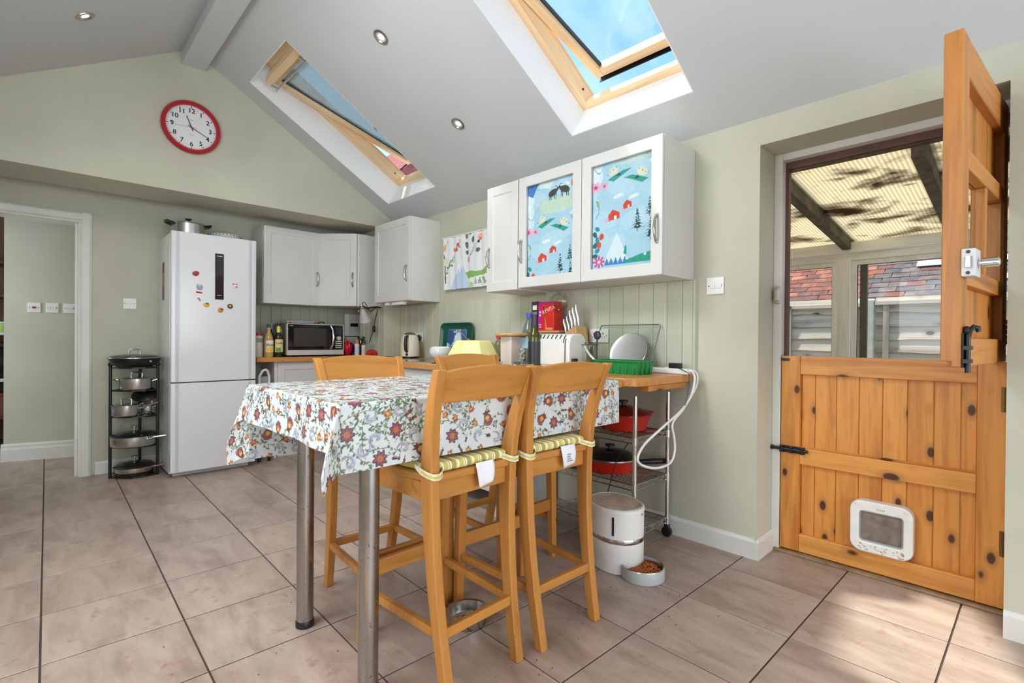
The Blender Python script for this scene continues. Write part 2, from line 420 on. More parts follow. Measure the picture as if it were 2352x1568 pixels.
wn = MB().box(-1.1, -2.6, 0, -.75, -2.4, 2.2).box(2.45, -2.6, 0, 2.87, -2.4, 2.2).prism([(-1.1, 2.2), (2.87, 2.2), (RX, 3.3)], 'y', -2.6, -2.4)  # unseen wall, wide opening left for the near-end fill
wall_near = struct(mk('wall_near', wn, M_sage))
# ---- ceiling: two slopes, the right one with two rooflight holes; flat strip over the back bay
SL = (WX-RX)/math.cos(AR)+.03
S0, S1 = .385, 1.768
Y1a, Y1b, Y2a, Y2b = 3.395, 4.155, 1.184, 1.963
cm = MB(slopeM())
TH = .31
for y0, y1 in ((-2.6, Y2a), (Y2b, Y1a), (Y1b, 4.83)): cm.box(0, y0, 0, SL, y1, TH)
for y0, y1 in ((Y2a, Y2b), (Y1a, Y1b)): cm.box(0, y0, 0, S0, y1, TH).box(S1, y0, 0, SL, y1, TH)
AL = math.atan(.569)
cl = MB(Matrix(((-math.cos(AL), 0, -math.sin(AL), RX), (0, 1, 0, 0), (-math.sin(AL), 0, math.cos(AL), RZ), (0, 0, 0, 1))))
cl.box(0, -2.6, 0, 2.2, 1.5, .25).box(0, 2.42, 0, 2.2, 4.83, .25).box(0, 1.5, 0, .5, 2.42, .25).box(1.72, 1.5, 0, 2.2, 2.42, .25)  # gap left for the added rooflight
fl = MB().box(-1.1, 4.8, 2.42, WX+.2, BY+.3, 2.55)
mbc = MB()
for q_ in (cm, cl, fl): mbc.add(q_.v, q_.f)
ceiling = struct(mk('ceiling', mbc, M_ceil))
beam = struct(mk('trim_1', MB().box(.78, -2.5, 3.09, .932, GY, 3.26), M_ceil, bev=.003))

# ---- rooflights
def rooflight(name, y0, y1, glass, phi):
    w = structE(name); w.matrix_world = slopeM()
    Wd = y1-y0; t = .006
    lm = MB().box(S0, y1-t, .0, S1, y1, .215).box(S0, y0, 0, S1, y0+t, .215).box(S1-t, y0+t, 0, S1, y1-t, .215).box(S0, y0+t, 0, S0+t, y1-t, .215)
    struct(mk('lining', lm, M_rev, w))
    fz0, fz1, fw_ = .216, .335, .048
    mk('frame_side', MB().box(S0+.002, y1-fw_, fz0, S1-.002, y1-.002, fz1), M_sky_wood, w, bev=.003)
    mk('frame_side', MB().box(S0+.002, y0+.002, fz0, S1-.002, y0+fw_, fz1), M_sky_wood, w, bev=.003)
    mk('frame_bottom', MB().box(S1-.05, y0+fw_, fz0, S1-.002, y1-fw_, fz0+.045), M_sky_woody, w, bev=.003)
    mk('frame_bottom', MB().box(S1-.036, y0+fw_, fz0+.046, S1-.002, y1-fw_, fz0+.075), M_sky_woody, w, bev=.003)
    mk('frame_top', MB().box(S0+.002, y0+fw_, fz0, S0+.055, y1-fw_, fz1), M_sky_woody, w, bev=.003)
    mk('screw', MB().cyl((S1-.11, y1-fw_-.001, fz0+.05), (S1-.11, y1-fw_-.005, fz0+.05), .007, n=10), M_iron, w)
    # sash turns about a level axis at mid length
    L = S1-S0; sm = (S0+S1)/2
    sh = bpy.data.objects.new('sash', None); COL.objects.link(sh); sh.parent = w
    sh.location = (sm, 0, .285); sh.rotation_euler = (0, -phi, 0)
    a, b2 = L/2-.035, .058
    ya, yb = y0+fw_+.006, y1-fw_-.006
    for nm, x0, x1, q0, q1, mt in (('sash_stile', -a, a, yb-b2, yb, M_sky_wood), ('sash_stile', -a, a, ya, ya+b2, M_sky_wood), ('sash_rail', a-b2, a, ya+b2, yb-b2, M_sky_woody), ('sash_rail', -a, -a+b2+.03, ya+b2, yb-b2, M_sky_woody)):
        mk(nm, MB().box(x0, q0, -.028, x1, q1, .03), mt, sh, bev=.004)
    mk('pane', MB().box(-a+b2+.03, ya+b2, -.002, a-b2, yb-b2, .012), glass, sh)
    gk = MB()
    for q0 in (ya+b2-.001, yb-b2-.006): gk.box(-a+b2+.03, q0, -.006, a-b2, q0+.007, .018)
    mk('gasket', gk, M_black, sh)
    mk('cladding', MB().box(a-.02, ya-.02, .031, a+.055, yb+.02, .037).box(a+.05, ya-.02, -.005, a+.055, yb+.02, .031), M_dark, sh)
    # ventilation flap and opening bar along the top rail
    mk('vent_flap', MB().box(-a-.004, ya+.03, -.075, -a+.05, yb-.03, -.05), M_sky_woody, sh, bev=.003)
    mk('vent_flap_bracket', MB().box(-a+.01, ya+.12, -.05, -a+.04, ya+.17, -.028).box(-a+.01, yb-.17, -.05, -a+.04, yb-.12, -.028), M_steel, sh)
    mk('opening_bar', MB().cyl((-a+.09, ya+.02, -.085), (-a+.09, yb-.02, -.085), .008, n=10).box(-a+.04, ya+.05, -.089, -a+.09, ya+.07, -.081).box(-a+.04, yb-.07, -.089, -a+.09, yb-.05, -.081), M_steel, sh, smooth=True)
    return w, sh
w1, sash1 = rooflight('window_1', Y1a, Y1b, M_glass2, .26)
w2, sash2 = rooflight('window_2', Y2a, Y2b, M_glass, .26)
w3 = structE('window_added'); w3.matrix_world = cl.M  # added rooflight out of view, made to go with the left slope fill
mk('frame', ring_mb2([(.5, 1.5), (1.72, 1.5), (1.72, 2.42), (.5, 2.42)], [(.56, 1.56), (1.66, 1.56), (1.66, 2.36), (.56, 2.36)], .215, .30), M_sky_wood, w3)
mk('pane', MB().box(.555, 1.555, .27, 1.665, 2.365, .276), M_glass, w3)
M_leaf = paint('rotting_leaf', (58, 44, 26), .8, .3, 30, .2)
for i, (lx, ly, r) in enumerate([(.12, 3.82, .022), (.2, 3.9, .032), (-.05, 3.75, .012), (.33, 3.72, .013), (.38, 3.7, .011), (-.2, 3.73, .014), (-.12, 3.7, .01), (.22, 3.66, .008)]):
    lm = MB(); pts = []
    for k in range(9):
        aa = 2*PI*k/9; rr = r*(.6+.5*rng.rand()); pts.append((lx+rr*math.cos(aa), ly+rr*1.2*math.sin(aa)))
    lm.prism(pts, 'z', .0122, .0145); mk('fallen_leaf', lm, M_leaf, sash1)

# ---- skirting
M_sk = M_trim
def skirt(name, x0, y0, x1, y1, nx, ny, h=.10, t=.018):
    """board along (x0,y0)-(x1,y1) standing t off the wall towards (nx,ny)"""
    d = Vector((x1-x0, y1-y0, 0)); L = d.length; M = frameM((x0, y0, 0), d, (0, 0, 1))
    sg = 1 if M.to_3x3() @ Vector((0, 1, 0)) @ Vector((nx, ny, 0)) > 0 else -1
    pr = [(0, 0), (sg*t, 0), (sg*t, h-.016), (sg*t*.55, h-.004), (sg*t*.3, h), (0, h)]
    return struct(mk(name, MB(M).prism(pr, 'x', 0, L), M_sk))
skirt('baseboard_right', WX, .9285, WX, 1.9, -1, 0)
skirt('baseboard_recess', WX-.0176, .947, 2.80, .947, 0, -1)
skirt('baseboard_near', WX, -2.4, WX, .068, -1, 0)
skirt('baseboard_back', .345, BY, 1.45, BY, 0, -1)

# ---- opening to the hall: lining and architrave
door3 = structE('door_3')
lin_ = MB().box(.245, BY-.002, 0, .262, BY+.2, 1.965).box(-.62, BY-.002, 1.948, .245, BY+.2, 1.965).box(.228, BY+.05, 0, .245, BY+.10, 1.948)
mk('lining', lin_, M_trim, door3, bev=.002)
ar = MB().prism([(.252, BY), (.322, BY), (.322, BY-.014), (.306, BY-.022), (.268, BY-.022), (.258, BY-.012), (.252, BY-.01)], 'z', 0, 2.0205)
mk('architrave', ar, M_trim, door3)
ar2 = MB().prism([(BY, 1.955), (BY, 2.022), (BY-.0137, 2.022), (BY-.0217, 2.008), (BY-.0217, 1.97), (BY-.0117, 1.96)], 'x', -.62, .3215)
mk('architrave', ar2, M_trim, door3)
mk('strike_plate', MB().box(.2435, BY+.06, .80, .2455, BY+.085, .87), M_nickel, door3)

# ---- hall behind the opening
hall = structE('wall_hall', (-.185, 6.06, 0), -.267)
mk('hall_partition', MB().box(0, 0, 0, 1.4, .12, 2.6), M_sage, hall)
sk = MB().prism([(0, 0), (-.018, 0), (-.018, .10), (-.013, .115), (-.013, .135), (-.006, .15), (0, .15)], 'x', -.014, 1.4)
mk('hall_skirting', sk, M_trim, hall)
M_brown = paint('brown_far_wall', (120, 88, 62), .7, .15, 3, .1)
wall_far = struct(mk('wall_far', MB().box(-1.5, 7.4, 0, 1.6, 7.55, 2.6), M_brown))
struct(mk('ceiling_hall', MB().box(-1.5, BY+.2, 2.5, 1.7, 7.55, 2.6), M_ceil))
struct(mk('wall_hall_side', MB().box(1.5, BY+.2, 0, 1.6, 7.4, 2.5)
    .box(-1.6, BY+.2, 0, -1.5, 5.45, 2.5).box(-1.6, 6.35, 0, -1.5, 7.4, 2.5).box(-1.6, 5.45, 0, -1.5, 6.35, .8).box(-1.6, 5.45, 2.2, -1.5, 6.35, 2.5), M_sage))  # opening on the left side cut only for the added hall fill

# ---- tongue-and-groove boarding behind the worktop
def tg(parent, a0, a1, z0, z1, M, t=.014):
    g = .0035
    pts = [(a0+.0006, 0), (a1-.0006, 0), (a1-.0006, t-g), (a1-g, t), (a0+g, t), (a0+.0006, t-g)]
    mb = MB(M).prism(pts, 'z', z0, z1)
    return mk('board', mb, M_board, parent)
Mr = Matrix(((0, -1, 0, WX), (1, 0, 0, 0), (0, 0, 1, 0), (0, 0, 0, 1)))    # local x = along wall (world y), local y = out of the wall (-x)
E1 = [1.275, 1.338, 1.43, 1.518, 1.613, 1.721, 1.82, 1.909, 2.02, 2.144, 2.248, 2.352]
for a_, b_2 in zip(E1, E1[1:]): tg(wall_right, a_, b_2, .905, 1.412, Mr, .026)
E2 = [2.352, 2.45, 2.53, 2.616, 2.723, 2.845, 2.946, 3.051, 3.172, 3.286, 3.393, 3.517, 3.63, 3.74, 3.85, 3.96, 4.07, 4.18, 4.30]
for a_, b_2 in zip(E2, E2[1:]): tg(wall_right, a_, b_2, .905, 1.395, Mr, .012)
Mb = Matrix(((1, 0, 0, 0), (0, -1, 0, BY), (0, 0, 1, 0), (0, 0, 0, 1)))
xs_ = [1.36+.092*i for i in range(14)]
for a_, b_2 in zip(xs_, xs_[1:]): tg(wall_back, a_, b_2, .905, 1.385, Mb, .012)
Mn = Matrix(((0, -1, 0, 2.435), (1, 0, 0, 0), (0, 0, 1, 0), (0, 0, 0, 1)))
for a_ in (4.30, 4.40, 4.50, 4.60, 4.70): tg(wall_nib, a_, a_+.1, .905, 1.385, Mn, .012)
Mn2 = Matrix(((1, 0, 0, 0), (0, -1, 0, 4.30), (0, 0, 1, 0), (0, 0, 0, 1)))
for a_, b_2 in ((2.424, 2.50), (2.50, 2.588)): tg(wall_nib, a_, b_2, .905, 1.385, Mn2, .012)
struct(mk('trim_2', MB().box(WX-.028, 1.262, .905, WX, 1.2745, 1.415), M_board))

# ---- stable door frame
door0 = structE('trim_3')
mk('jamb', MB().box(2.80, .908, 0, 2.87, .947, 2.055), M_trim, door0, bev=.003)
mk('head', MB().box(2.80, .068, 2.02, 2.87, .908, 2.055), M_trim, door0, bev=.003)
mk('jamb', MB().box(2.80, .0685, 0, 2.87, .072, 2.02), M_trim, door0)
M_stain = paint('brown_wood_stain', (92, 58, 44), .5, .15, 10, .1)
mk('rebate_strip', MB().box(2.852, .893, 1.0, 2.885, .908, 2.02).box(2.852, .072, 1.985, 2.885, .893, 2.02), M_stain, door0)
mk('keeper', MB().box(2.793, .912, 1.28, 2.80, .94, 1.37).box(2.775, .916, 1.295, 2.793, .936, 1.355), M_nickel, door0, bev=.003)
mk('threshold', MB().box(2.782, .07, 0.0005, 2.87, .945, .012), paint('dusty_threshold', (150, 122, 92), .8, .2, 14, .1), door0, bev=.003)

# ---- stable door, lower leaf (shut)
d1 = structE('door_1')
X0, X1 = 2.806, 2.85
y_l, y_r = .905, .072
mk('stile', MB().box(X0, .817, .018, X1, y_l, 1.01), M_pine_z, d1, bev=.004)
mk('stile', MB().box(X0, y_r, .018, X1, .158, 1.01), M_pine_z, d1, bev=.004)
mk('rail', MB().box(X0+.001, .158, .918, X1, .817, 1.01), M_pine_y, d1, bev=.004)
mk('rail', MB().box(X0+.001, .158, .462, X1-.01, .817, .545), M_pine_y, d1, bev=.004)
mk('rail', MB().box(X0+.001, .158, .018, X1, .817, .108), M_pine_y, d1, bev=.004)
ed = [.817, .756, .664, .571, .48, .389, .297, .208, .158]
for a_, b_2 in zip(ed, ed[1:]):
    g = .003
    pts = [(2.834, b_2+.0007+g), (2.834, a_-.0007-g), (2.834+g, a_-.0007), (2.848, a_-.0007), (2.848, b_2+.0007), (2.834+g, b_2+.0007)]
    mk('board', MB().prism([(p[0], p[1]) for p in pts], 'z', .10, .925), M_pine_z, d1)
mk('ledge_bevel', MB().prism([(X0+.001, .545), (2.834, .545), (2.834, .552)], 'y', .158, .817), M_pine_y, d1)
mk('latch_keep', MB().box(X0-.006, .868, .985, X0, .9, .998).cyl((X0-.008, .873, .991), (X0, .873, .991), .007, n=10).cyl((X0-.008, .896, .991), (X0, .896, .991), .007, n=10), M_iron, d1)
bo = MB().box(X0-.006, .79, .515, X0, .90, .55).cyl((X0-.014, .775, .533), (X0-.014, .94, .533), .008, n=10)
for yy in (.80, .85, .895): bo.box(X0-.024, yy-.008, .516, X0-.004, yy+.008, .55)
bo.cyl((X0-.014, .935, .533), (X0-.014, .955, .533), .012, n=10).ell((X0-.02, .958, .533), .012, .009, .013)
mk('bolt', bo, M_iron, d1, bev=.0015)
M_brass = metal('aged_brass', (120, 92, 52), .4)
def hinge(parent, x, y, z):
    hb = MB().box(x-.004, y-.006, z-.05, x, y+.012, z+.05)
    for k in range(5): hb.cyl((x-.006, y-.004, z-.05+k*.02), (x-.006, y-.004, z-.032+k*.02), .006, n=10)
    mk('hinge', hb, M_brass, parent)
hinge(d1, X0, .076, .86); hinge(d1, X0, .076, .28)
# cat flap
cf = bpy.data.objects.new('cat_flap', None); COL.objects.link(cf); cf.parent = d1; cf.location = (X0-.002, .474, .232)
M_flapwhite = paint('cat_flap_plastic', (236, 236, 232), .3, .03, 12, 0)
mk('flap_frame', ring_mb(rrect(.236, .236, .045), rrect(.164, .140, .014), 'x', -.022, .03), M_flapwhite, cf, bev=.006)
M_flap = glassy('smoky_flap', (206, 200, 192), .05, .1, (214, 204, 192), .93)
mk('flap_panel', MB().prism(rrect(.160, .136, .012), 'x', -.004, .004), M_flap, cf)
mk('flap_seal', ring_mb(rrect(.164, .140, .013), rrect(.152, .128, .01), 'x', -.008, -.003), M_grey, cf)
mk('flap_catch', MB().box(-.03, -.016, -.096, -.018, .016, -.080), M_white, cf, bev=.003)
mk('screw_cap', MB().cyl((-.026, .092, .098), (-.02, .092, .098), .006, n=10).cyl((-.026, -.092, .098), (-.02, -.092, .098), .006, n=10), M_white, cf)
mm_ = xf(text_mb('l-l-l-l-l', .013), frameM((-.0228, 0, .088), (0, -1, 0), (-1, 0, 0))); mk('maker_mark', mm_, M_grey, cf)
M_muck = paint('dried_mud', (190, 164, 138), .9, .2, 40, .2)
mu = MB()
for k in range(26):
    yy = rng.uniform(-.085, .085); zz = -.092+rng.uniform(-.018, .012); r = rng.uniform(.002, .007)
    mu.ell((-.0225, yy, zz), .0012, r, r*.7, 8, 4)
mk('mud_marks', mu, M_muck, cf)['kind'] = 'stuff'

# ---- stable door, upper leaf (standing open into the room)
fe = Vector((1.993-2.800, .152-.076, 0)).normalized(); LW = .81
d2 = structE('door_2', (2.800+.046*fe.y, .076-.046*fe.x, 0)); d2.rotation_euler = (0, 0, math.atan2(fe.y, fe.x))
# local x from the hinge to the free edge; the room-side face looks along local +y
T = .046
zb, zt = 1.012, 2.022
def lb(nm, x0, x1, z0, z1, y0, y1, mt, bev=.003): return mk(nm, MB().box(x0, y0, z0, x1, y1, z1), mt, d2, bev=bev)
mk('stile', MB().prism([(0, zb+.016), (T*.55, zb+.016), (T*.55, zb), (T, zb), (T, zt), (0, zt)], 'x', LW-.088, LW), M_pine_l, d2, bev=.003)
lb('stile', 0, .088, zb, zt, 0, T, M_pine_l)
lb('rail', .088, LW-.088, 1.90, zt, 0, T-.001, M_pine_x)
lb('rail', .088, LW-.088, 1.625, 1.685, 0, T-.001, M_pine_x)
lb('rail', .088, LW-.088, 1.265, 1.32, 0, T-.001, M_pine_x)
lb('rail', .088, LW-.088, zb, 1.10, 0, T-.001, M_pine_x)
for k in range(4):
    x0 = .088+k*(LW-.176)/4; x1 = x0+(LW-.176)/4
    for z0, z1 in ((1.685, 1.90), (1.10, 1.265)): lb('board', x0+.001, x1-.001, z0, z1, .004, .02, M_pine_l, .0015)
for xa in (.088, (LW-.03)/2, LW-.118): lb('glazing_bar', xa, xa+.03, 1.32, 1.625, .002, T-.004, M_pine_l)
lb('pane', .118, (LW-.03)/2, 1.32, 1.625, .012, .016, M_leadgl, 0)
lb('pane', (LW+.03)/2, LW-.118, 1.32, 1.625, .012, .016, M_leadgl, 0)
lk = bpy.data.objects.new('rim_lock', None); COL.objects.link(lk); lk.parent = d2; lk.location = (LW, T, 1.322)
M_sil = paint('silver_lock', (206, 206, 206), .3, .02, 4, 0)
mk('lock_case', MB().box(-.075, .0, -.04, .002, .032, .042), M_sil, lk, bev=.003)
mk('latch_tongue', MB().prism([(0, .008), (.012, .012), (.012, .022), (0, .026)], 'z', -.014, .018), M_nickel, lk)
mk('turn_knob', MB().cyl((-.04, .032, 0), (-.04, .042, 0), .009).cyl((-.04, .042, 0), (-.04, .075, 0), .0155, .015, 18).ell((-.04, .075, 0), .013, .006, .013), M_chrome, lk, smooth=True)
mk('lock_screw', MB().cyl((.0015, .016, .032), (.004, .016, .032), .005, n=10).cyl((.0015, .016, -.03), (.004, .016, -.03), .005, n=10), M_iron, lk)
bb = MB().box(LW-.052, T, 1.01, LW-.018, T+.005, 1.115).cyl((LW-.035, T+.012, .995), (LW-.035, T+.012, 1.11), .007, n=10)
for zz in (1.03, 1.07): bb.box(LW-.054, T+.003, zz-.006, LW-.016, T+.021, zz+.006)
bb.tube([(LW-.035, T+.012, 1.100), (LW-.037, T+.016, 1.122), (LW-.040, T+.024, 1.134), (LW-.046, T+.032, 1.13), (LW-.048, T+.034, 1.118)], [.007, .007, .0075, .008, .006])
bb.ell((LW-.04, T+.008, 1.122), .012, .012, .014)
mk('bolt', bb, M_iron, d2, smooth=True)
for zz in (1.13, 1.86):
    hb = MB().box(-.008, -.002, zz-.05, .002, .012, zz+.05)
    for k in range(5): hb.cyl((-.008, .05, zz-.05+k*.02), (-.008, .05, zz-.032+k*.02), .006, n=10)
    mk('hinge', hb, M_brass, d2)
# ================================================================== PRINTED CLOTH (colour laid out in metres, carried by the mesh points)
class Cv:
    def __init__(s, w, h, res, bg): s.w, s.h, s.r = w, h, res; s.nx, s.ny = int(round(w/res))+1, int(round(h/res))+1; s.a = np.empty((s.ny, s.nx, 3)); s.a[:] = bg
    def _bb(s, x0, y0, x1, y1):
        i0, i1 = max(0, int(x0/s.r)), min(s.nx, int(x1/s.r)+2); j0, j1 = max(0, int(y0/s.r)), min(s.ny, int(y1/s.r)+2)
        if i0 >= i1 or j0 >= j1: return None
        X, Y = np.meshgrid(np.arange(i0, i1)*s.r, np.arange(j0, j1)*s.r); return (slice(j0, j1), slice(i0, i1)), X, Y
    def put(s, sl, m, c, a=1.):
        v = s.a[sl]; v[m] = v[m]*(1-a)+np.array(c)*a
    def ell(s, cx, cy, rx, ry, ang, c, a=1.):
        R = max(rx, ry); b = s._bb(cx-R, cy-R, cx+R, cy+R)
        if b is None: return
        sl, X, Y = b; ca, sa = math.cos(ang), math.sin(ang); u = ((X-cx)*ca+(Y-cy)*sa)/rx; v = (-(X-cx)*sa+(Y-cy)*ca)/ry
        s.put(sl, u*u+v*v <= 1, c, a)
    def poly(s, P, c, a=1.):
        P = np.array(P); b = s._bb(P[:, 0].min(), P[:, 1].min(), P[:, 0].max(), P[:, 1].max())
        if b is None: return
        sl, X, Y = b; m = np.zeros(X.shape, bool); n = len(P)
        for i in range(n):
            (x1, y1), (x2, y2) = P[i], P[i-1]
            if y1 == y2: continue
            m ^= ((y1 > Y) != (y2 > Y)) & (X < (x2-x1)*(Y-y1)/(y2-y1)+x1)
        s.put(sl, m, c, a)
    def line(s, P, w, c, a=1.):
        for (x1, y1), (x2, y2) in zip(P, P[1:]):
            b = s._bb(min(x1, x2)-w, min(y1, y2)-w, max(x1, x2)+w, max(y1, y2)+w)
            if b is None: continue
            sl, X, Y = b; dx, dy = x2-x1, y2-y1; L = dx*dx+dy*dy+1e-12; t = np.clip(((X-x1)*dx+(Y-y1)*dy)/L, 0, 1)
            s.put(sl, (X-x1-t*dx)**2+(Y-y1-t*dy)**2 <= w*w/4, c, a)
    def leaf(s, x, y, L, w, ang, c, a=1.):
        ca, sa = math.cos(ang), math.sin(ang); P = []
        for t in np.linspace(0, 1, 7): P.append((t*L, w*math.sin(PI*t)**.8))
        for t in np.linspace(1, 0, 7)[1:-1]: P.append((t*L, -w*math.sin(PI*t)**.8))
        s.poly([(x+p*ca-q*sa, y+p*sa+q*ca) for p, q in P], c, a)
    def at(s, u, v):
        i = np.clip((np.asarray(u)/s.r).round().astype(int), 0, s.nx-1); j = np.clip((np.asarray(v)/s.r).round().astype(int), 0, s.ny-1); return s.a[j, i]
def L3(a):
    a = np.asarray(a, float)/255.; return np.where(a <= .04045, a/12.92, ((a+.055)/1.055)**2.4)
def printed(name, V, F, cols, mat, parent=None, smooth=True):
    me = bpy.data.meshes.new(name); me.from_pydata(V, [], F); me.update()
    at = me.color_attributes.new('print', 'FLOAT_COLOR', 'POINT')
    c4 = np.ones((len(V), 4), np.float32); c4[:, :3] = L3(cols); at.data.foreach_set('color', c4.ravel())
    me.materials.append(mat)
    if smooth: me.polygons.foreach_set('use_smooth', np.ones(len(me.polygons), bool))
    o = bpy.data.objects.new(name, me); COL.objects.link(o)
    if parent is not None: o.parent = parent
    return o
def gridF(nu, nv): return [(j*nu+i, j*nu+i+1, (j+1)*nu+i+1, (j+1)*nu+i) for j in range(nv-1) for i in range(nu-1)]

# ---- flowered table cloth
PUR, PUR2, BRN, ORA, RUS, GRN, GRN2, LIL, LIL2, YEL = (100, 56, 68), (136, 90, 102), (122, 72, 52), (192, 114, 60), (156, 78, 44), (76, 104, 78), (120, 136, 98), (166, 168, 180), (136, 138, 156), (206, 176, 116)
def floral(cv, R):
    W_, H_ = cv.w, cv.h; pts = []
    def place(rad, tries, kind):
        for _ in range(tries):
            x, y = R.uniform(0, W_), R.uniform(0, H_)
            if all((x-p[0])**2+(y-p[1])**2 > (rad+p[2])**2 for p in pts): pts.append((x, y, rad, kind))
    place(.036, 420, 'big'); place(.022, 1500, 'swirl'); place(.0165, 2500, 'small'); place(.012, 5000, 'berry')
    # trailing stems with small leaves
    for _ in range(int(W_*H_*420)):
        x, y, a = R.uniform(0, W_), R.uniform(0, H_), R.uniform(0, 2*PI); k = R.uniform(-9, 9); P = [(x, y)]
        for i in range(16):
            a += k*.009+R.normal(0, .06); x += .008*math.cos(a); y += .008*math.sin(a); P.append((x, y))
            if i % 2: sd = 1 if i % 4 == 1 else -1; cv.leaf(x, y, R.uniform(.010, .017), .0030, a+sd*R.uniform(.6, 1.1), GRN if R.rand() < .65 else GRN2)
        cv.line(P, .0021, GRN2 if R.rand() < .4 else GRN)
    for x, y, r, kind in pts:
        a = R.uniform(0, 2*PI)
        if kind == 'big':
            r = .0235; cv.ell(x, y, r*1.1, r*1.1, 0, (206, 212, 213), .9)
            if R.rand() < .55:
                for k in range(8): cv.leaf(x, y, r*1.15, r*.30, a+k*PI/4, PUR)
                for k in range(8): cv.leaf(x, y, r*.95, r*.14, a+k*PI/4, PUR2)
                cv.ell(x, y, r*.36, r*.36, 0, ORA); cv.ell(x, y, r*.2, r*.2, 0, (190, 96, 40))
            else:
                cv.ell(x, y, r*.95, r*.75, a, PUR)
                for k in range(9): cv.ell(x+r*.8*math.cos(a-1.2+k*.3), y+r*.8*math.sin(a-1.2+k*.3), r*.22, r*.22, 0, PUR2)
                cv.ell(x-.15*r*math.cos(a), y-.15*r*math.sin(a), r*.55, r*.48, a, ORA); cv.ell(x-.3*r*math.cos(a), y-.3*r*math.sin(a), r*.33, r*.3, a, YEL)
                for s_ in (-.6, 0, .6): cv.leaf(x-r*.5*math.cos(a), y-r*.5*math.sin(a), r*1.0, r*.2, a+PI+s_, BRN if s_ else PUR)
        elif kind == 'swirl':
            r *= .86
            sp = [(x+r*t*math.cos(a+4.6*t), y+r*t*math.sin(a+4.6*t)) for t in np.linspace(.15, 1.25, 14)]
            for q, p in enumerate(sp): cv.ell(p[0], p[1], r*(.18+.3*math.sin(PI*q/13)), r*(.14+.2*math.sin(PI*q/13)), a+q*.3, LIL)
            cv.line(sp, r*.16, LIL2); cv.line([(p[0]+r*.12, p[1]+r*.12) for p in sp[3:10]], r*.12, (196, 198, 206))
        elif kind == 'small':
            r *= .85
            for k in range(5): cv.ell(x+r*.55*math.cos(a+k*1.257), y+r*.55*math.sin(a+k*1.257), r*.42, r*.32, a+k*1.257, ORA if R.rand() < .5 else RUS)
            cv.ell(x, y, r*.3, r*.3, 0, YEL)
        else:
            for k in range(R.randint(2, 4)): cv.ell(x+(k-1)*r*.8*math.cos(a), y+(k-1)*r*.8*math.sin(a), r*.46, r*.38, a, PUR if R.rand() < .65 else RUS); 
            cv.line([(x-r*math.cos(a), y-r*math.sin(a)+r*.5), (x+r*math.cos(a), y+r*math.sin(a)+r*.5)], .0018, GRN)
CX0, CX1, CY0, CY1, CZ = .602, 1.915, 1.312, 2.075, .9035     # cloth lies between these lines on the table
DF, DL, DK = .198, .145, .30                                           # front, end and far overhang
cvc = Cv(CX1-CX0+DL, CY1-CY0+DF+DK, .0016, (206, 212, 213))
floral(cvc, np.random.RandomState(11))
us = np.concatenate([np.linspace(0, DL, 64)[:-1], np.linspace(DL, CX1-CX0+DL, 480)])
vs_ = np.concatenate([np.linspace(0, DF, 90)[:-1], np.linspace(DF, DF+CY1-CY0, 130)[:-1], np.linspace(DF+CY1-CY0, DK+DF+CY1-CY0, 90)])
U, V_ = np.meshgrid(us, vs_)
du = np.maximum(DL-U, 0); dv0 = np.maximum(DF-V_, 0); dv1 = np.maximum(V_-(DF+CY1-CY0), 0)
dv = np.maximum(dv0, dv1); sg = np.where(dv1 > 0, 1., -1.)
px = CX0+np.maximum(U-DL, 0); py = np.where(dv1 > 0, CY1, np.where(dv0 > 0, CY0, CY0+(V_-DF)))
wv = lambda t, ph: .006*np.sin(t*9+ph)+.004*np.sin(t*23+1.7*ph)
rr = np.hypot(du, dv)
th = np.arctan2(dv, du+1e-9)              # 0 on the end side, 90 deg on the long side
corner = (du > 0) & (dv > 0)
rad = .012                                # soft roll over the edge
def hang(d): return np.where(d < rad*1.57, rad*np.sin(np.minimum(d/rad, 1.57)), rad), np.where(d < rad*1.57, rad*(1-np.cos(np.minimum(d/rad, 1.57))), rad+d-rad*1.57)
ho, hz = hang(rr)
fold = np.where(corner, np.sin(2*th)**1.3*rr*.33, 0)
ddx = np.where(corner, np.cos(th)*.3+.7*np.where(th < .785, 1, 0)*np.cos(2*th).clip(0)+.001, np.where(du > 0, 1., 0.))
ddy = np.where(corner, np.sin(th)*.3+.7*np.where(th > .785, 1, 0)*(-np.cos(2*th)).clip(0)+.001, np.where(dv > 0, 1., 0.))
flare = .035
ox = -(ddx*ho+fold*.80+np.where(du > 0, flare*du+wv(V_, 0)*np.clip(du/.1, 0, 1), 0))
oy = sg*(ddy*ho+fold*.62+np.where(dv > 0, .02*dv+wv(U, 1)*np.clip(dv/.1, 0, 1)*.5, 0))
zz = CZ-hz*np.where(corner, .97, 1.)+.0008*np.sin(U*31)*np.sin(V_*27)
Vc = np.stack([px+ox, py+oy, zz], -1).reshape(-1, 3)
M_cloth = vcol('flowered_oilcloth', .38, .05)
cl_o = printed('tablecloth', Vc.tolist(), gridF(len(us), len(vs_)), cvc.at(U, V_).reshape(-1, 3), M_cloth)
tag(cl_o, 'white oilcloth printed with purple and orange flowers, draped over the steel-legged table', 'tablecloth')

# ---- table under it
tb = thing('dining_table', 'counter-height table with worn round steel legs, hidden under the flowered cloth', 'table', (.74, 1.40, 0))
mk('tabletop', MB().box(.612-.74, 1.318-1.40, .865, 1.975-.74, 2.066-1.40, .9025), M_top, tb, bev=.003)
for (lx, ly) in ((.742, 1.400), (.740, 1.888)):
    lg = mk('leg', MB().cyl((lx-.74, ly-1.40, .022), (lx-.74, ly-1.40, .865), .0305, n=28), M_pipe, tb, smooth=True)
    mk('foot_cap', MB().lathe([(.026, 0), (.033, .003), (.033, .022), (.031, .026)], (lx-.74, ly-1.40, 0), 24), M_black, lg, smooth=True)

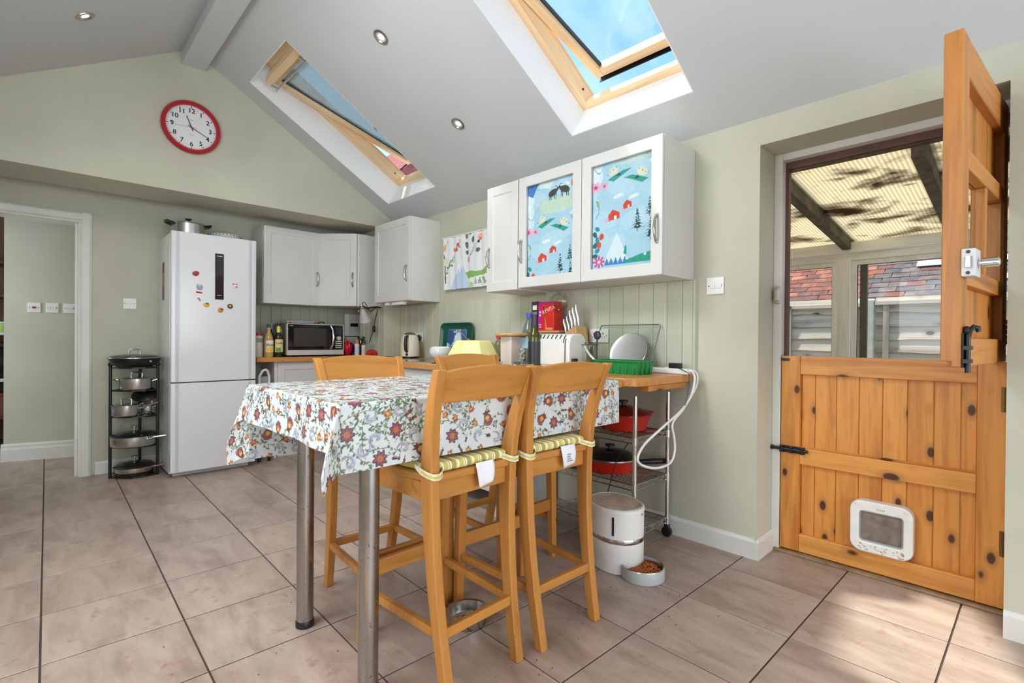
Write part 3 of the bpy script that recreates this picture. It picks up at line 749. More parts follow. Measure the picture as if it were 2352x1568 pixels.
# ================================================================== STOOLS
def make_stool(name, label, loc, rz):
    t = thing(name, label, 'stool', loc, rz, 'beech counter stools round the table')
    zs = [0, .08, .2, .32, .45, .585, .66, .74, .82, .90, .96, .995]
    ysr = [-.238, -.222, -.200, -.184, -.172, -.166, -.166, -.174, -.190, -.212, -.234, -.250]
    xr = [.146, .148, .152, .156, .160, .164, .167, .172, .179, .187, .193, .197]
    wys = [.036, .038, .042, .046, .050, .056, .058, .052, .044, .038, .034, .030]
    for s in (-1, 1):
        mk('leg', MB().bar([(s*x, y, z) for x, y, z in zip(xr, ysr, zs)], [.032]*12, wys), M_beech, t, bev=.004)
        mk('leg', MB().bar([(s*.178, .212, 0), (s*.174, .205, .3), (s*.170, .198, .645)], [.032, .036, .038], [.032, .038, .042]), M_beech, t, bev=.004)
    # seat: wider in front, slightly dished
    P = [(-.168, -.186), (.168, -.186), (.188, -.05), (.198, .19), (.178, .222), (-.178, .222), (-.198, .19), (-.188, -.05)]
    mk('seat', MB().prism(P, 'z', .645, .672), M_beechx, t, bev=.008, seg=3)
    mk('apron', MB().box(-.15, -.172, .588, .15, -.150, .645), M_beechx, t, bev=.003)
    mk('apron', MB().box(-.168, .186, .588, .168, .208, .645), M_beechx, t, bev=.003)
    for s in (-1, 1): mk('apron', MB().add([(s*.155, -.16, .588), (s*.177, -.16, .588), (s*.184, .20, .588), (s*.162, .20, .588), (s*.155, -.16, .645), (s*.177, -.16, .645), (s*.184, .20, .645), (s*.162, .20, .645)],
                              [(3, 2, 1, 0), (4, 5, 6, 7), (0, 1, 5, 4), (1, 2, 6, 5), (2, 3, 7, 6), (3, 0, 4, 7)]), M_beechx, t, bev=.003)
    # curved top panel with an arched upper edge
    n = 14; mb = MB(); vsx = []
    for i in range(n+1):
        u = -1+2*i/n; x = .182*u; bow = -.018*(1-u*u); zt_ = .988+.016*(1-u*u); zb_ = .893
        yt, yb_ = -.247+bow, -.209+bow; w0 = .174*u
        vsx += [(w0, yb_-.010, zb_), (x, yt-.010, zt_), (x, yt+.012, zt_), (w0, yb_+.012, zb_)]
    fsx = []
    for i in range(n):
        for k in range(4): l = (k+1) % 4; fsx.append((i*4+k, i*4+l, (i+1)*4+l, (i+1)*4+k))
    fsx += [(3, 2, 1, 0), tuple(n*4+k for k in range(4))]
    mk('backrest', mb.add(vsx, fsx), M_beechx, t, smooth=True, bev=.003)
    # rails low down
    mk('stretcher', MB().box(-.14, -.214, .178, .14, -.192, .210), M_beechx, t, bev=.004)
    for s in (-1, 1): mk('stretcher', MB().add([(s*.142, -.19, .180), (s*.164, -.19, .180), (s*.184, .19, .180), (s*.162, .19, .180), (s*.142, -.19, .208), (s*.164, -.19, .208), (s*.184, .19, .208), (s*.162, .19, .208)],
                              [(3, 2, 1, 0), (4, 5, 6, 7), (0, 1, 5, 4), (1, 2, 6, 5), (2, 3, 7, 6), (3, 0, 4, 7)]), M_beech, t, bev=.004)
    mk('footrest', MB().box(-.17, .188, .232, .17, .212, .288), M_beechx, t, bev=.004)
    return t
st1 = make_stool('counter_stool', 'beech counter stool by the hanging corner of the cloth, blank white tag behind', (1.03, 1.432, 0), .03)
def stool_copy(label, loc, rz):
    o = dup(st1); o.location = loc; o.rotation_euler = (0, 0, rz); o['label'] = label; return o
stool_copy('beech counter stool beside the white pet feeder, printed white tag hanging at its back', (1.437, 1.412, 0), -.03)
stool_copy('beech counter stool across the table, its back rising in front of the microwave', (1.075, 1.885, 0), PI-.02)
stool_copy('beech counter stool across the table, its back rising in front of the yellow bowl', (1.70, 1.868, 0), PI+.03)
# striped seat pads
m, nt_, b_ = base('striped_pad', (200, 186, 96), .85)
v_ = tex(nt_, rand=False); sx_ = N(nt_, 'ShaderNodeSeparateXYZ'); nt_.links.new(v_, sx_.inputs[0])
md_ = N(nt_, 'ShaderNodeMath', operation='WRAP'); md_.inputs[1].default_value = .062; md_.inputs[2].default_value = 0; nt_.links.new(sx_.outputs[0], md_.inputs[0])
dv_ = N(nt_, 'ShaderNodeMath', operation='DIVIDE'); dv_.inputs[1].default_value = .062; nt_.links.new(md_.outputs[0], dv_.inputs[0])
r_ = N(nt_, 'ShaderNodeValToRGB'); r_.color_ramp.interpolation = 'CONSTANT'; e_ = r_.color_ramp.elements
for p_, c_2 in ((0, (206, 192, 104)), (.30, (238, 232, 200)), (.36, (196, 176, 84)), (.42, (240, 236, 214)), (.52, (176, 160, 76)), (.80, (214, 206, 140)), (.88, (236, 230, 190)), (.94, (186, 166, 80))):
    el = e_[0] if p_ == 0 else e_.new(p_); el.color = (*lin(c_2), 1)
e_[-1].position = .94
nt_.links.new(dv_.outputs[0], r_.inputs['Fac']); nt_.links.new(r_.outputs[0], b_.inputs['Base Color'])
bump(nt_, b_, noise(nt_, v_, 300, 2), .2, .001)
M_pad = m
M_tiestripe = paint('pad_tie_stripe', (204, 186, 84), .85, .05, 40, .1)
M_tie = paint('pad_tie', (226, 222, 190), .85, .1, 60, .1)
M_tag = paint('cloth_tag', (232, 233, 238), .8, .04, 10, .05)
def pad(label, loc, rz, printed_tag):
    t = thing('seat_cushion', label, 'cushion', loc, rz, 'striped seat cushions on the near stools')
    P = [(-.150, -.178), (.150, -.178), (.18, -.05), (.188, .17), (-.188, .17), (-.18, -.05)]
    mk('pad', MB().prism(P, 'z', .673, .702), M_pad, t, bev=.012, seg=4, smooth=True)
    for s in (-1, 1):
        x = s*.167
        pts = [(x-s*.06, -.150, .690), (x-s*.040, -.176, .684), (x-s*.022, -.200, .676), (x-s*.006, -.2065, .671), (x+s*.014, -.2045, .672), (x+s*.026, -.19, .678), (x+s*.030, -.16, .686), (x+s*.022, -.12, .692)]
        rm = MB(); vs2 = []; fs2 = []
        for k, p in enumerate(pts):
            hh_ = .010 if 0 < k < 7 else .006
            for dz, dy in ((-hh_, 0), (hh_, 0), (hh_, .003), (-hh_, .003)): vs2.append((p[0], p[1]+dy, p[2]+dz))
        for k in range(len(pts)-1):
            for q in range(4): l = (q+1) % 4; fs2.append((k*4+q, k*4+l, k*4+4+l, k*4+4+q))
        tie = mk('tie', rm.add(vs2, fs2), M_tie, t, smooth=True)
        vs3 = [(p[0], p[1]-.0012, p[2]+dz) for p in pts[1:7] for dz in (-.004, .002)]; mk('stripe', MB().add(vs3, [(2*k, 2*k+1, 2*k+3, 2*k+2) for k in range(5)]), M_tiestripe, tie)
    y0 = -.196
    lb_ = MB().grid(lambda u, v: (.030+.078*(u-.5)*(1-.3*v*v)+.006*v, y0-.005*math.sin(3*v)-.004*u*v, .685-.078*v+.012*(u-.5)*v), 8, 8)
    tg_ = mk('care_label', lb_, M_tag, t, smooth=True); sm_ = tg_.modifiers.new('thickness', 'SOLIDIFY'); sm_.thickness = .0012
    if printed_tag:
        mb = MB()
        for k, w_ in ((0, .02), (1, .018), (2, .022), (3, .03)): mb.box(.02, y0-.0085, .650-.0085*k, .02+w_, y0-.0065, .6535-.0085*k)
        mk('print', mb, M_grey, tg_)
    return t
pad('yellow striped cushion tied to the stool by the hanging cloth corner, blank white tag', (1.03, 1.432, 0), .03, False)
pad('yellow striped cushion tied to the stool beside the pet feeder, printed white tag', (1.437, 1.412, 0), -.03, True)
# ================================================================== CABINETS
WZ = .905
def rzM(o, a): return Matrix.Translation(o) @ Matrix.Rotation(a, 4, 'Z')
def bow_handle(parent, x, z, h=.13):
    """bow pull, local: face of the door at y=0, sticking out to -y"""
    a = h/2; mb = MB()
    mb.tube([(x, -.002, z-a), (x, -.012, z-a+.004), (x, -.024, z-a*.62), (x, -.029, z), (x, -.024, z+a*.62), (x, -.012, z+a-.004), (x, -.002, z+a)], [.006, .0065, .006, .0075, .006, .0065, .006], 8)
    for s in (-1, 1): mb.ell((x, -.004, z+s*a), .009, .004, .009, 10, 6)
    return mk('handle', mb, M_nickel, parent, smooth=True)
def door_mb(x0, z0, w, h, fr=.06, t=.02, rec=.006, hole=False):
    """shaker door with its room face at y=-t (local), frame fr wide"""
    o = [(x0, z0), (x0+w, z0), (x0+w, z0+h), (x0, z0+h)]; i = [(x0+fr, z0+fr), (x0+w-fr, z0+fr), (x0+w-fr, z0+h-fr), (x0+fr, z0+h-fr)]
    vs = []; fs = []
    if hole:
        return ring_mb(o, i, 'y', -t, 0)
    k = .004; ii = [(p[0]+(k if n in (0, 3) else -k), p[1]+(k if n in (0, 1) else -k)) for n, p in enumerate(i)]
    vs = [(p[0], 0, p[1]) for p in o]+[(p[0], -t, p[1]) for p in o]+[(p[0], -t, p[1]) for p in i]+[(p[0], -t+rec, p[1]) for p in ii]
    for n in range(4):
        m_ = (n+1) % 4; fs += [(n, m_, 4+m_, 4+n), (4+n, 4+m_, 8+m_, 8+n), (8+n, 8+m_, 12+m_, 12+n)]
    fs += [(3, 2, 1, 0), (12, 13, 14, 15)]
    return MB().add(vs, fs)
# right wall: local x runs toward -y (right when facing the wall), y into the wall
RW = -PI/2
FX = 2.282
cabA = thing('wall_cupboard', 'large white wall cupboard with two glazed doors backed by printed fabric', 'cupboard', (FX, 2.312, 1.413), RW, 'wall cupboards')
Aw, Ah = 1.027, .707
mk('carcass', ring_mb([(0, 0), (Aw, 0), (Aw, Ah), (0, Ah)], [(.018, .018), (Aw-.018, .018), (Aw-.018, Ah-.018), (.018, Ah-.018)], 'y', 0, .317), M_cab, cabA, bev=.0015)
mk('back_panel', MB().box(.0185, .305, .0185, Aw-.0185, .316, Ah-.0185), M_cab, cabA); mk('divider', MB().box(Aw/2-.01, .006, .0185, Aw/2+.01, .304, Ah-.0185), M_cab, cabA)
SKY, SKY2, TEAL, DG, PINK, HOT, CORAL, WHT, BLU, OLI, CREAM = (176, 212, 230), (200, 226, 238), (36, 158, 134), (58, 64, 60), (238, 176, 200), (226, 62, 128), (232, 88, 58), (238, 244, 246), (72, 128, 196), (206, 216, 150), (238, 230, 190)
def scene_print(cv, ox, oz, goats=True):
    W_, H_ = cv.w, cv.h
    for k in range(8): cv.ell(.05*k+rng.uniform(-.03, .03), rng.uniform(.1, H_), .05, .09, rng.uniform(0, 3), SKY2, .5)
    # zig-zag fence band
    XS = 1.2
    def E(x, z, rx_, rz_, *a, **k): cv.ell(x*XS+ox, z+oz, rx_*1.1, rz_*1.05, *a, **k)
    def Pp(P, c, a=1.): cv.poly([(x*XS+ox, z+oz) for x, z in P], c, a)
    def Ln(P, w, c, a=1.): cv.line([(x*XS+ox, z+oz) for x, z in P], w, c, a)
    for k in range(6): E(-.005, .28+.07*k, .05, .05, 0, c=WHT, a=.7)
    E(.2, .36, .13, .045, 0, c=(226, 232, 200), a=.5)
    for r in range(3): Ln([(.07+.018*k, .345+.026*r+.012*math.sin(k*2.1+r)) for k in range(18)], .004, OLI)
    for k in range(14): Ln([(.08+.022*k, .345), (.086+.022*k, .41+.01*(k % 2))], .0035, OLI)
    if goats:
        for (gx, gz, s) in ((.17, .44, 1), (.25, .445, -1)):
            E(gx, gz, .034, .02, .3*s, c=DG); E(gx+s*.03, gz+.014, .014, .009, s*.8, c=DG)
            for q in (-.022, -.012, .012, .022): Pp([(gx+q-.003, gz-.008), (gx+q+.003, gz-.008), (gx+q+.002, gz-.042), (gx+q-.002, gz-.042)], DG)
            Ln([(gx+s*.035, gz+.02), (gx+s*.028, gz+.034), (gx+s*.016, gz+.038)], .004, DG)
        Pp([(-.02, .60), (-.02, .47), (.03, .44), (.06, .5), (.10, .545), (.13, .52), (.17, .56), (.2, .55), (.24, .60)], BLU); Pp([(.10, .545), (.07, .49), (.15, .47), (.21, .55), (.17, .56), (.13, .52)], (226, 236, 240))
        Pp([(.29, .62), (.283, .56), (.27, .52), (.33, .52), (.318, .56), (.32, .62)], TEAL)
    # two brimmed hats
    for hx, hz, s in ((.125, .262, 1.25), (.222, .222, -1.25)):
        Pp([(hx-.045*s, hz-.012), (hx-.02*s, hz-.028), (hx+.01*s, hz-.006), (hx+.055*s, hz+.022), (hx+.02*s, hz+.024), (hx-.012*s, hz+.008)], TEAL)
        Pp([(hx-.014, hz), (hx+.012, hz), (hx+.004, hz+.016)], DG); E(hx-.02*s, hz+.03, .028, .02, .4*s, c=CREAM, a=.9)
        for k in range(4): E(hx-.045*s+.012*k*s, hz+.012+.012*k, .004, .002, 1, c=DG)
    for x, z in ((.12, .15), (.2, .13), (.3, .3)): E(x, z, .022, .010, .2, c=WHT, a=.8); E(x+.018, z+.004, .016, .009, 0, c=WHT, a=.8)
    # red huts, firs
    for x, z, s in ((.10, .045, 1.45), (.172, .09, 1.15)):
        Pp([(x-.018*s, z-.016*s), (x-.018*s, z+.008*s), (x-.002*s, z+.026*s), (x+.022*s, z+.012*s), (x+.022*s, z-.010*s)], (222, 66, 44)); Pp([(x+.003*s, z-.012*s), (x+.003*s, z+.002*s), (x+.012*s, z+.002*s), (x+.012*s, z-.011*s)], WHT); E(x-.025*s, z-.012*s, .012*s, .008*s, .3, c=PINK, a=.6)
    def fir(x, z, s):
        for r in range(6):
            w_, zt_, zb_ = (.010+.0062*r)*s, z+(.048-.016*r)*s, z+(.026-.018*r)*s
            Pp([(x, zt_), (x-w_*.5, zb_+.006*s), (x-w_, zb_), (x-w_*.45, zb_+.003*s), (x, zb_-.003*s), (x+w_*.45, zb_+.003*s), (x+w_, zb_), (x+w_*.5, zb_+.006*s)], (40, 66, 62))
        for k in range(26):
            r = rng.uniform(0, 1); E(x+rng.uniform(-1, 1)*(.008+.028*r)*s, z+(.03-.095*r)*s, .0055*s, .0026*s, rng.uniform(-.5, .5), c=SKY)
        Ln([(x, z-.07*s), (x, z-.082*s)], .004*s, (40, 66, 62))
    fir(.226, .02, .95); fir(.285, .075, .8); fir(.29, -.035, .95)
    # blossoms and berries down the left edge
    for x, z, r in ((.0, .225, .028), (.05, .222, .02), (.24, .545, .026)):
        for k in range(6): E(x+r*.6*math.cos(k*1.05), z+r*.6*math.sin(k*1.05), r*.5, r*.4, k*1.05, c=PINK)
        E(x, z, r*.4, r*.4, 0, c=HOT)
    Ln([(-.01, .33), (.012, .30), (.03, .305)], .003, DG); Ln([(0, .05), (.018, .08), (.016, .12), (.0, .15)], .003, DG); E(.012, .13, .008, .016, .3, c=(150, 180, 90))
    for k in range(6): E(-.002+.012*(k % 2), -.16+.03*k, .016, .012, .5*k, c=(44, 140, 150) if k % 2 else (40, 96, 104))
    for x, z in ((.035, -.055), (.02, -.10)): E(x, z, .015, .017, 0, c=CORAL)
    Ln([(0, -.12), (.02, -.08), (.04, -.05)], .003, DG)
    E(.31, .47, .024, .024, 0, c=(240, 130, 90)); E(.312, .49, .016, .016, 0, c=(228, 96, 76)); E(.315, .33, .012, .022, .5, c=DG); E(.31, .27, .016, .02, 0, c=(70, 84, 90)); E(.313, .27, .008, .011, 0, c=WHT); E(.312, .18, .012, .025, -.3, c=DG)
    # white peak, green ridge
    Pp([(.05, -.20), (.12, -.045), (.18, -.20)], (222, 236, 242)); 
    for k in range(5): Pp([(.05+.024*k, -.22), (.066+.024*k, -.178), (.08+.024*k, -.22)], BLU)
    Pp([(.17, -.22), (.17, -.20), (.21, -.19), (.25, -.175), (.29, -.17), (.35, -.185), (.35, -.22)], TEAL); Pp([(.255, -.18), (.27, -.172), (.268, -.19)], WHT)
    Pp([(.155, -.165), (.16, -.13), (.167, -.118), (.172, -.135), (.17, -.165), (.173, -.185), (.167, -.17)], TEAL)
    for k in range(8): E(.02+.022*math.cos(k*.785), -.195+.022*math.sin(k*.785), .014, .006, k*.785, c=HOT)
    E(.02, -.195, .007, .007, 0, c=CREAM)
M_print = vcol('printed_fabric', .75, .05)
M_pane = glassy('cupboard_glass', (252, 254, 254), .10)
for k, (x0, hx, oz, gt, oxx) in enumerate(((.002, .03, .06, True, .005), (.5155, .482, .235, False, .02))):
    dw = .5095
    dm = mk('door', door_mb(x0, .002, dw, Ah-.004, .064, hole=True), M_cab, cabA, bev=.003, loc=(0, -.001, 0))
    bow_handle(dm, x0+hx, .235, .135).location = (0, -.02, 0)
    mk('pane', MB().box(x0+.062, -.010, .064, x0+dw-.062, -.007, Ah-.066), M_pane, dm)
    w_, h_ = dw-.124, Ah-.13
    cv = Cv(w_, h_, .0016, SKY); scene_print(cv, oxx, oz+.0, gt)
    u_ = np.linspace(0, w_, 190); v_2 = np.linspace(0, h_, 270); UU, VV = np.meshgrid(u_, v_2)
    P3 = np.stack([x0+.062+UU, .004+.002*np.sin(UU*40)+.001*np.sin(VV*23+UU*11), .066+VV], -1).reshape(-1, 3)
    printed('fabric_panel', P3.tolist(), gridF(190, 270), cv.at(UU, VV).reshape(-1, 3), M_print, dm)
def simple_unit(label, o, rz, w, h, dep, hx, name='wall_cupboard', grp='wall cupboards', hz=.235):
    t = thing(name, label, 'cupboard', o, rz, grp)
    mk('carcass', MB().box(0, 0, 0, w, dep, h), M_cab, t, bev=.0015)
    dm = mk('door', door_mb(.002, .002, w-.004, h-.004), M_cab, t, bev=.002, loc=(0, -.001, 0))
    if hx is not None: bow_handle(dm, hx, hz, .125).location = (0, -.02, 0)
    return t
simple_unit('narrow white wall cupboard beside the glazed one, no glass', (FX, 2.622, 1.405), RW, .305, .713, .317, .028)
simple_unit('white wall cupboard above the kettle', (FX+.02, 4.235, 1.405), RW, .59, .713, .297, .555)
simple_unit('white wall cupboard above the microwave, beside the fridge', (1.46, 4.722, 1.383), 0, .505, .69, .322, .475, hz=.25)
ce = thing('wall_cupboard', 'angled white corner wall cupboard beside the clamp lamp', 'cupboard', (1.968, 4.722, 1.383), 0, 'wall cupboards')
mk('carcass', MB().prism([(0, .322), (0, 0), (.272, -.262), (.465, -.262), (.465, .322)], 'z', 0, .69), M_cab, ce, bev=.0015)
dd = math.hypot(.272, .262); am = math.atan2(-.262, .272)
dm = mk('door', xf(door_mb(.004, .002, dd-.02, .686), rzM((-.004, -.004, 0), am)), M_cab, ce, bev=.002)
hb_ = bow_handle(dm, dd-.05, .25, .125); hb_.location = Vector((-.004, -.004, 0))+Vector((math.sin(am)*.02, -math.cos(am)*.02, 0)); hb_.rotation_euler = (0, 0, am)
# strip light under the cupboard above the kettle
sl_ = thing('strip_light', 'slim white switched strip light under the cupboard above the kettle', 'light', (2.30, 3.93, 1.376))
mk('case', MB().box(0, -.15, .0, .045, .15, .028), M_white, sl_, bev=.004); mk('rocker', MB().box(-.003, .02, .008, .001, .06, .02), M_grey, sl_)

# ---- worktops and base units
wt = thing('worktop', 'oak coloured worktop turning the corner along both walls', 'worktop', (2.3, 4.7, WZ))
pl = [(1.385, 4.62), (1.99, 4.62), (1.99, 1.40), (2.00, 1.33), (2.035, 1.285), (2.10, 1.268), (2.574, 1.272), (2.574, 2.35), (2.588, 2.35), (2.588, 5.038), (1.385, 5.038)]
mk('top', MB().prism([(p[0]-2.3, p[1]-4.7) for p in pl], 'z', -.04, 0), M_topy, wt, bev=.004)
mk('front_edging', MB().box(1.385-2.3, 4.6175-4.7, -.0395, 1.99-2.3, 4.6195-4.7, -.0015), M_top, wt)
mk('batten', MB().box(2.13-2.3, 1.275-4.7, -.068, 2.50-2.3, 1.325-4.7, -.041), M_pine_x, wt, bev=.002)
bu1 = thing('base_cupboard', 'white base cupboard under the microwave', 'cupboard', (1.55, 4.68, 0), 0, 'base cupboards')
mk('carcass', MB().box(0, 0, .13, .46, .37, .864), M_cab, bu1, bev=.002)
mk('door', door_mb(.022, .135, .436, .715, .06), M_cab, bu1, bev=.002)
mk('plinth', MB().box(.02, .05, 0, .46, .07, .13).box(0, 0, 0, .018, .37, .13), M_cab, bu1)
bu2 = thing('base_cupboard', 'white base cupboard on the sink side under the right-hand worktop', 'cupboard', (2.05, 4.28, 0), RW, 'base cupboards')
mk('carcass', MB().box(0, 0, .13, 1.35, .54, .864), M_cab, bu2, bev=.002)
for k in range(3):
    dm = mk('door', door_mb(.003+.45*k, .135, .444, .715, .06), M_cab, bu2, bev=.002); bow_handle(dm, .40+.45*k, .68, .125).location = (0, -.02, 0)
mk('plinth', MB().box(0, .05, 0, 1.35, .07, .13), M_cab, bu2)
sh = thing('basket_unit', 'white open-fronted base unit holding a wicker basket at the end of the run', 'unit', (2.06, 2.92, 0), RW)
mk('end_panel', MB().box(.655, -.03, 0, .675, .52, .864), M_cab, sh, bev=.002)
for z0 in (.13, .42, .843): mk('shelf', MB().box(0, 0, z0, .6545, .4995, z0+.018), M_cab, sh)
mk('back_panel', MB().box(0, .50, .0, .655, .515, .86), M_cab, sh)
M_wick = paint('wicker', (178, 108, 48), .7, .25, 60, .5, 160)
bk = thing('wicker_basket', 'brown wicker basket inside the open white base unit', 'basket', (2.09, 2.30, .439))
bm_ = MB()
for r in range(9):
    z = .012+.022*r; P = [(x, y, z+.004*math.sin(9*(x+y))) for x, y in ((0, 0), (.36, 0), (.36, .52), (0, .52))]
    bm_.tube([(p[0], p[1], z) for p in P], .0105, 6, closed=True)
for k in range(14): bm_.cyl((-.004, .02+.037*k, .004), (-.004, .02+.037*k, .20), .005, n=6)
for k in range(9): bm_.cyl((.02+.04*k, -.004, .004), (.02+.04*k, -.004, .20), .005, n=6)
mk('weave', bm_, M_wick, bk, smooth=True); mk('bottom', MB().box(0, 0, .002, .36, .52, .01), M_wick, bk)
mk('rim', MB().tube([(0, 0, .205), (.36, 0, .205), (.36, .52, .205), (0, .52, .205)], .013, 8, closed=True), M_wick, bk, smooth=True)
# folded step stool standing between fridge and base unit
sf = thing('step_stool', 'folded white-framed step stool in the gap beside the fridge', 'step stool', (1.45, 4.60, 0))
for s in (-1, 1): mk('frame', MB().tube([(s*.04, .02, .02), (s*.042, .03, .6), (s*.04, .03, .74), (s*.02, .01, .79), (-s*.0, .0, .80)], .011, 8), M_white, sf, smooth=True)
for s in (-1, 1): mk('foot', MB().cyl((s*.04, .02, 0), (s*.04, .02, .04), .014, n=10), M_black, sf)
mk('tread', MB().box(-.035, .035, .3, .035, .05, .74), M_grey, sf, bev=.004)

# ================================================================== FRIDGE
fr = thing('fridge_freezer', 'tall white two-door fridge freezer with fruit magnets', 'fridge', (.745, 4.49, 0))
FW, FH, FS = .597, 1.882, .729
mk('body', MB().box(0, .06, .03, FW, .555, FH-.01).box(.03, .09, 0, FW-.03, .5, .03), M_fridge, fr, bev=.004)
def fdoor(z0, z1):
    pts = [(0, .055), (0, .012), (.006, .003), (.028, .0), (.034, .004), (.052, .004), (.06, 0), (FW-.06, 0), (FW-.052, .004), (FW-.034, .004), (FW-.028, 0), (FW-.006, .003), (FW, .012), (FW, .055)]
    return mk('door', MB().prism(pts, 'z', z0, z1), M_fridge, fr, bev=.003)
dU = fdoor(FS+.004, FH); dLw = fdoor(.045, FS-.004)
M_band = paint('fridge_band', (196, 199, 202), .22, .02, 3, 0)
for d_, z0, z1 in ((dU, FS+.008, FH-.004), (dLw, .049, FS-.008)): mk('side_band', MB().box(.0355, .0025, z0, .0515, .0045, z1).box(FW-.0515, .0025, z0, FW-.0355, .0045, z1), M_band, d_)
M_disp = paint('display_glass', (42, 38, 44), .06, .1, 5, 0)
dp = mk('display', MB().box(.290, -.004, 1.378, .352, .002, 1.742), M_disp, dU, bev=.002)
mk('display_mark', MB().box(.302, -.0046, 1.72, .34, -.0039, 1.724).box(.305, -.0046, 1.41, .336, -.0039, 1.413), M_white, dU)
mk('seal', MB().box(.004, .012, FS-.004, FW-.004, .05, FS+.004), M_black, fr)
def magnet(name, label, x, z, parts):
    t = thing(name, label, 'magnet', (x, 4.4895, z), 0, 'fridge magnets')
    for nm, mb, mt in parts: mk(nm, mb, mt, t, smooth=True)
    return t
def MM(n, c, r=.4): return MATS.get(n) or paint(n, c, r, .05, 20, 0)
m_r, m_g, m_y, m_o, m_p, m_b, m_pk = MM('magnet_red', (190, 34, 40)), MM('magnet_green', (30, 110, 60)), MM('magnet_yellow', (236, 172, 30)), MM('magnet_orange', (236, 122, 26)), MM('magnet_purple', (62, 34, 62)), MM('magnet_blue', (130, 160, 190)), MM('magnet_pink', (224, 60, 84))
E_ = lambda x, z, rx, rz_, ry=.006, y=-.004: MB().ell((x, y, z), rx, ry, rz_, 14, 8)
magnet('fridge_magnet', 'red apple magnet with a green cut face, topmost on the fridge door', .902, 1.569, [('fruit', E_(0, 0, .022, .019).ell((.008, -.004, .006), .016, .006, .014), m_r), ('cut_face', E_(-.006, -.003, .011, .009, .004, -.009), m_g)])
magnet('fridge_magnet', 'blue and white cup-shaped magnet under the apple magnet', .929, 1.468, [('cup', MB().prism([(-.022, .006), (-.014, -.022), (.016, -.022), (.024, .006)], 'y', -.006, 0), m_b), ('flowers', E_(-.012, .016, .008, .008).ell((.012, -.004, .014), .008, .005, .007), MM('magnet_beige', (214, 190, 168)))])
magnet('fridge_magnet', 'thin red bar magnet directly below the cup magnet', .926, 1.426, [('bar', MB().tube([(-.02, -.004, .002), (.0, -.004, .0), (.022, -.004, -.004)], [.005, .0055, .004]), m_r)])
magnet('fridge_magnet', 'tiny pink and green bud magnet', .924, 1.374, [('bud', MB().prism([(-.012, .004), (.004, .012), (.009, -.004)], 'y', -.005, 0), m_pk), ('leaf', MB().prism([(.0, -.006), (.012, -.004), (.01, -.018)], 'y', -.004, 0), m_g)])
magnet('fridge_magnet', 'yellow lemon magnet with a dark leaf', .976, 1.331, [('fruit', E_(0, 0, .021, .017), m_y), ('leaf', E_(.004, .01, .012, .006, .004, -.008), m_g)])
magnet('fridge_magnet', 'orange magnet with a dark leaf, lowest on the door', 1.074, 1.294, [('fruit', E_(0, 0, .019, .019), m_o), ('leaf', E_(.008, .008, .011, .007, .004, -.008), m_g)])
magnet('fridge_magnet', 'round purple magnet with a yellow star centre', 1.143, 1.329, [('disc', E_(0, 0, .020, .019), m_p), ('star', E_(0, 0, .010, .010, .004, -.008), m_y)])
pm = thing('fridge_magnet', 'small square pink and white picture magnet at the right of the door', 'magnet', (1.178, 4.4895, 1.497), 0, 'fridge magnets')
mk('tile', MB().box(-.021, -.004, -.02, .021, 0, .02), MM('magnet_tile', (232, 214, 214)), pm, bev=.001)
mk('print', MB().box(-.018, -.0046, .008, -.006, -.0038, .018).box(.004, -.0046, .008, .016, -.0038, .016).box(.006, -.0046, -.016, .018, -.0038, -.006), MM('magnet_print', (150, 92, 100)), pm)
pc = thing('picture_strip', 'narrow photo strip stuck to the side of the fridge', 'picture', (.7445, 4.80, 1.37))
mk('card', MB().box(-.002, -.04, 0, 0, .04, .30), paint('photo_card', (150, 128, 96), .5, .3, 14, 0), pc)
for z0, z1, c_3 in ((.01, .10, (70, 84, 130)), (.11, .2, (160, 112, 80)), (.21, .29, (104, 46, 50))): mk('photo', MB().box(-.0026, -.035, z0, -.0018, .035, z1), paint('photo_%d' % int(z0*100), c_3, .4, .3, 25, 0), pc)
# pot and dish on top of the fridge
def handle_loop(mb, x, z, s, w=.05, d=.03, r=.005):
    mb.tube([(x, -w/2, z), (x+s*d, -w/2, z+.004), (x+s*d, w/2, z+.004), (x, w/2, z)], r, 8); return mb
sp = thing('stock_pot', 'large steel stock pot with black handles on top of the fridge', 'pot', (.912, 4.80, FH-.008))
mk('body', MB().lathe([(.0, 0), (.112, 0), (.118, .006), (.118, .118), (.124, .124), (.118, .124), (.114, .118), (.114, .01), (0, .008)], (0, 0, 0), 40), M_steel, sp, smooth=True)
ld = mk('lid', MB().lathe([(.0, .15), (.05, .144), (.1, .132), (.122, .126), (.122, .122), (0, .122)], (0, 0, 0), 40), M_steel, sp, smooth=True)
mk('lid_knob', MB().lathe([(.008, .148), (.008, .158), (.024, .162), (.024, .170), (.0, .173)], (0, 0, 0), 18), M_black, ld, smooth=True)
for s in (-1, 1): mk('handle', MB().box(s*.112-.012, -.035, .10, s*.112+.012, .035, .122).tube([(s*.12, -.045, .118), (s*.152, -.04, .128), (s*.158, 0, .13), (s*.152, .04, .128), (s*.12, .045, .118)], .010, 8), M_black, sp, smooth=True)
M_china = paint('white_china', (226, 228, 226), .15, .02, 4, 0)
M_chband = paint('china_green_pattern', (78, 112, 104), .2, .3, 90, 0)
ds = thing('serving_bowl', 'white bowl with a dark patterned rim on top of the fridge', 'bowl', (1.185, 4.83, FH-.008))
mk('body', MB().lathe([(0, 0), (.07, 0), (.075, .008), (.11, .045), (.128, .072), (.130, .076), (.124, .076), (.1, .045), (.06, .016), (0, .014)], (0, 0, 0), 40), M_china, ds, smooth=True)
rb = MB()
for k in range(30):
    a = 2*PI*k/30; rb.ell((.1275*math.cos(a), .1275*math.sin(a), .068), .006, .006, .004, 6, 4)
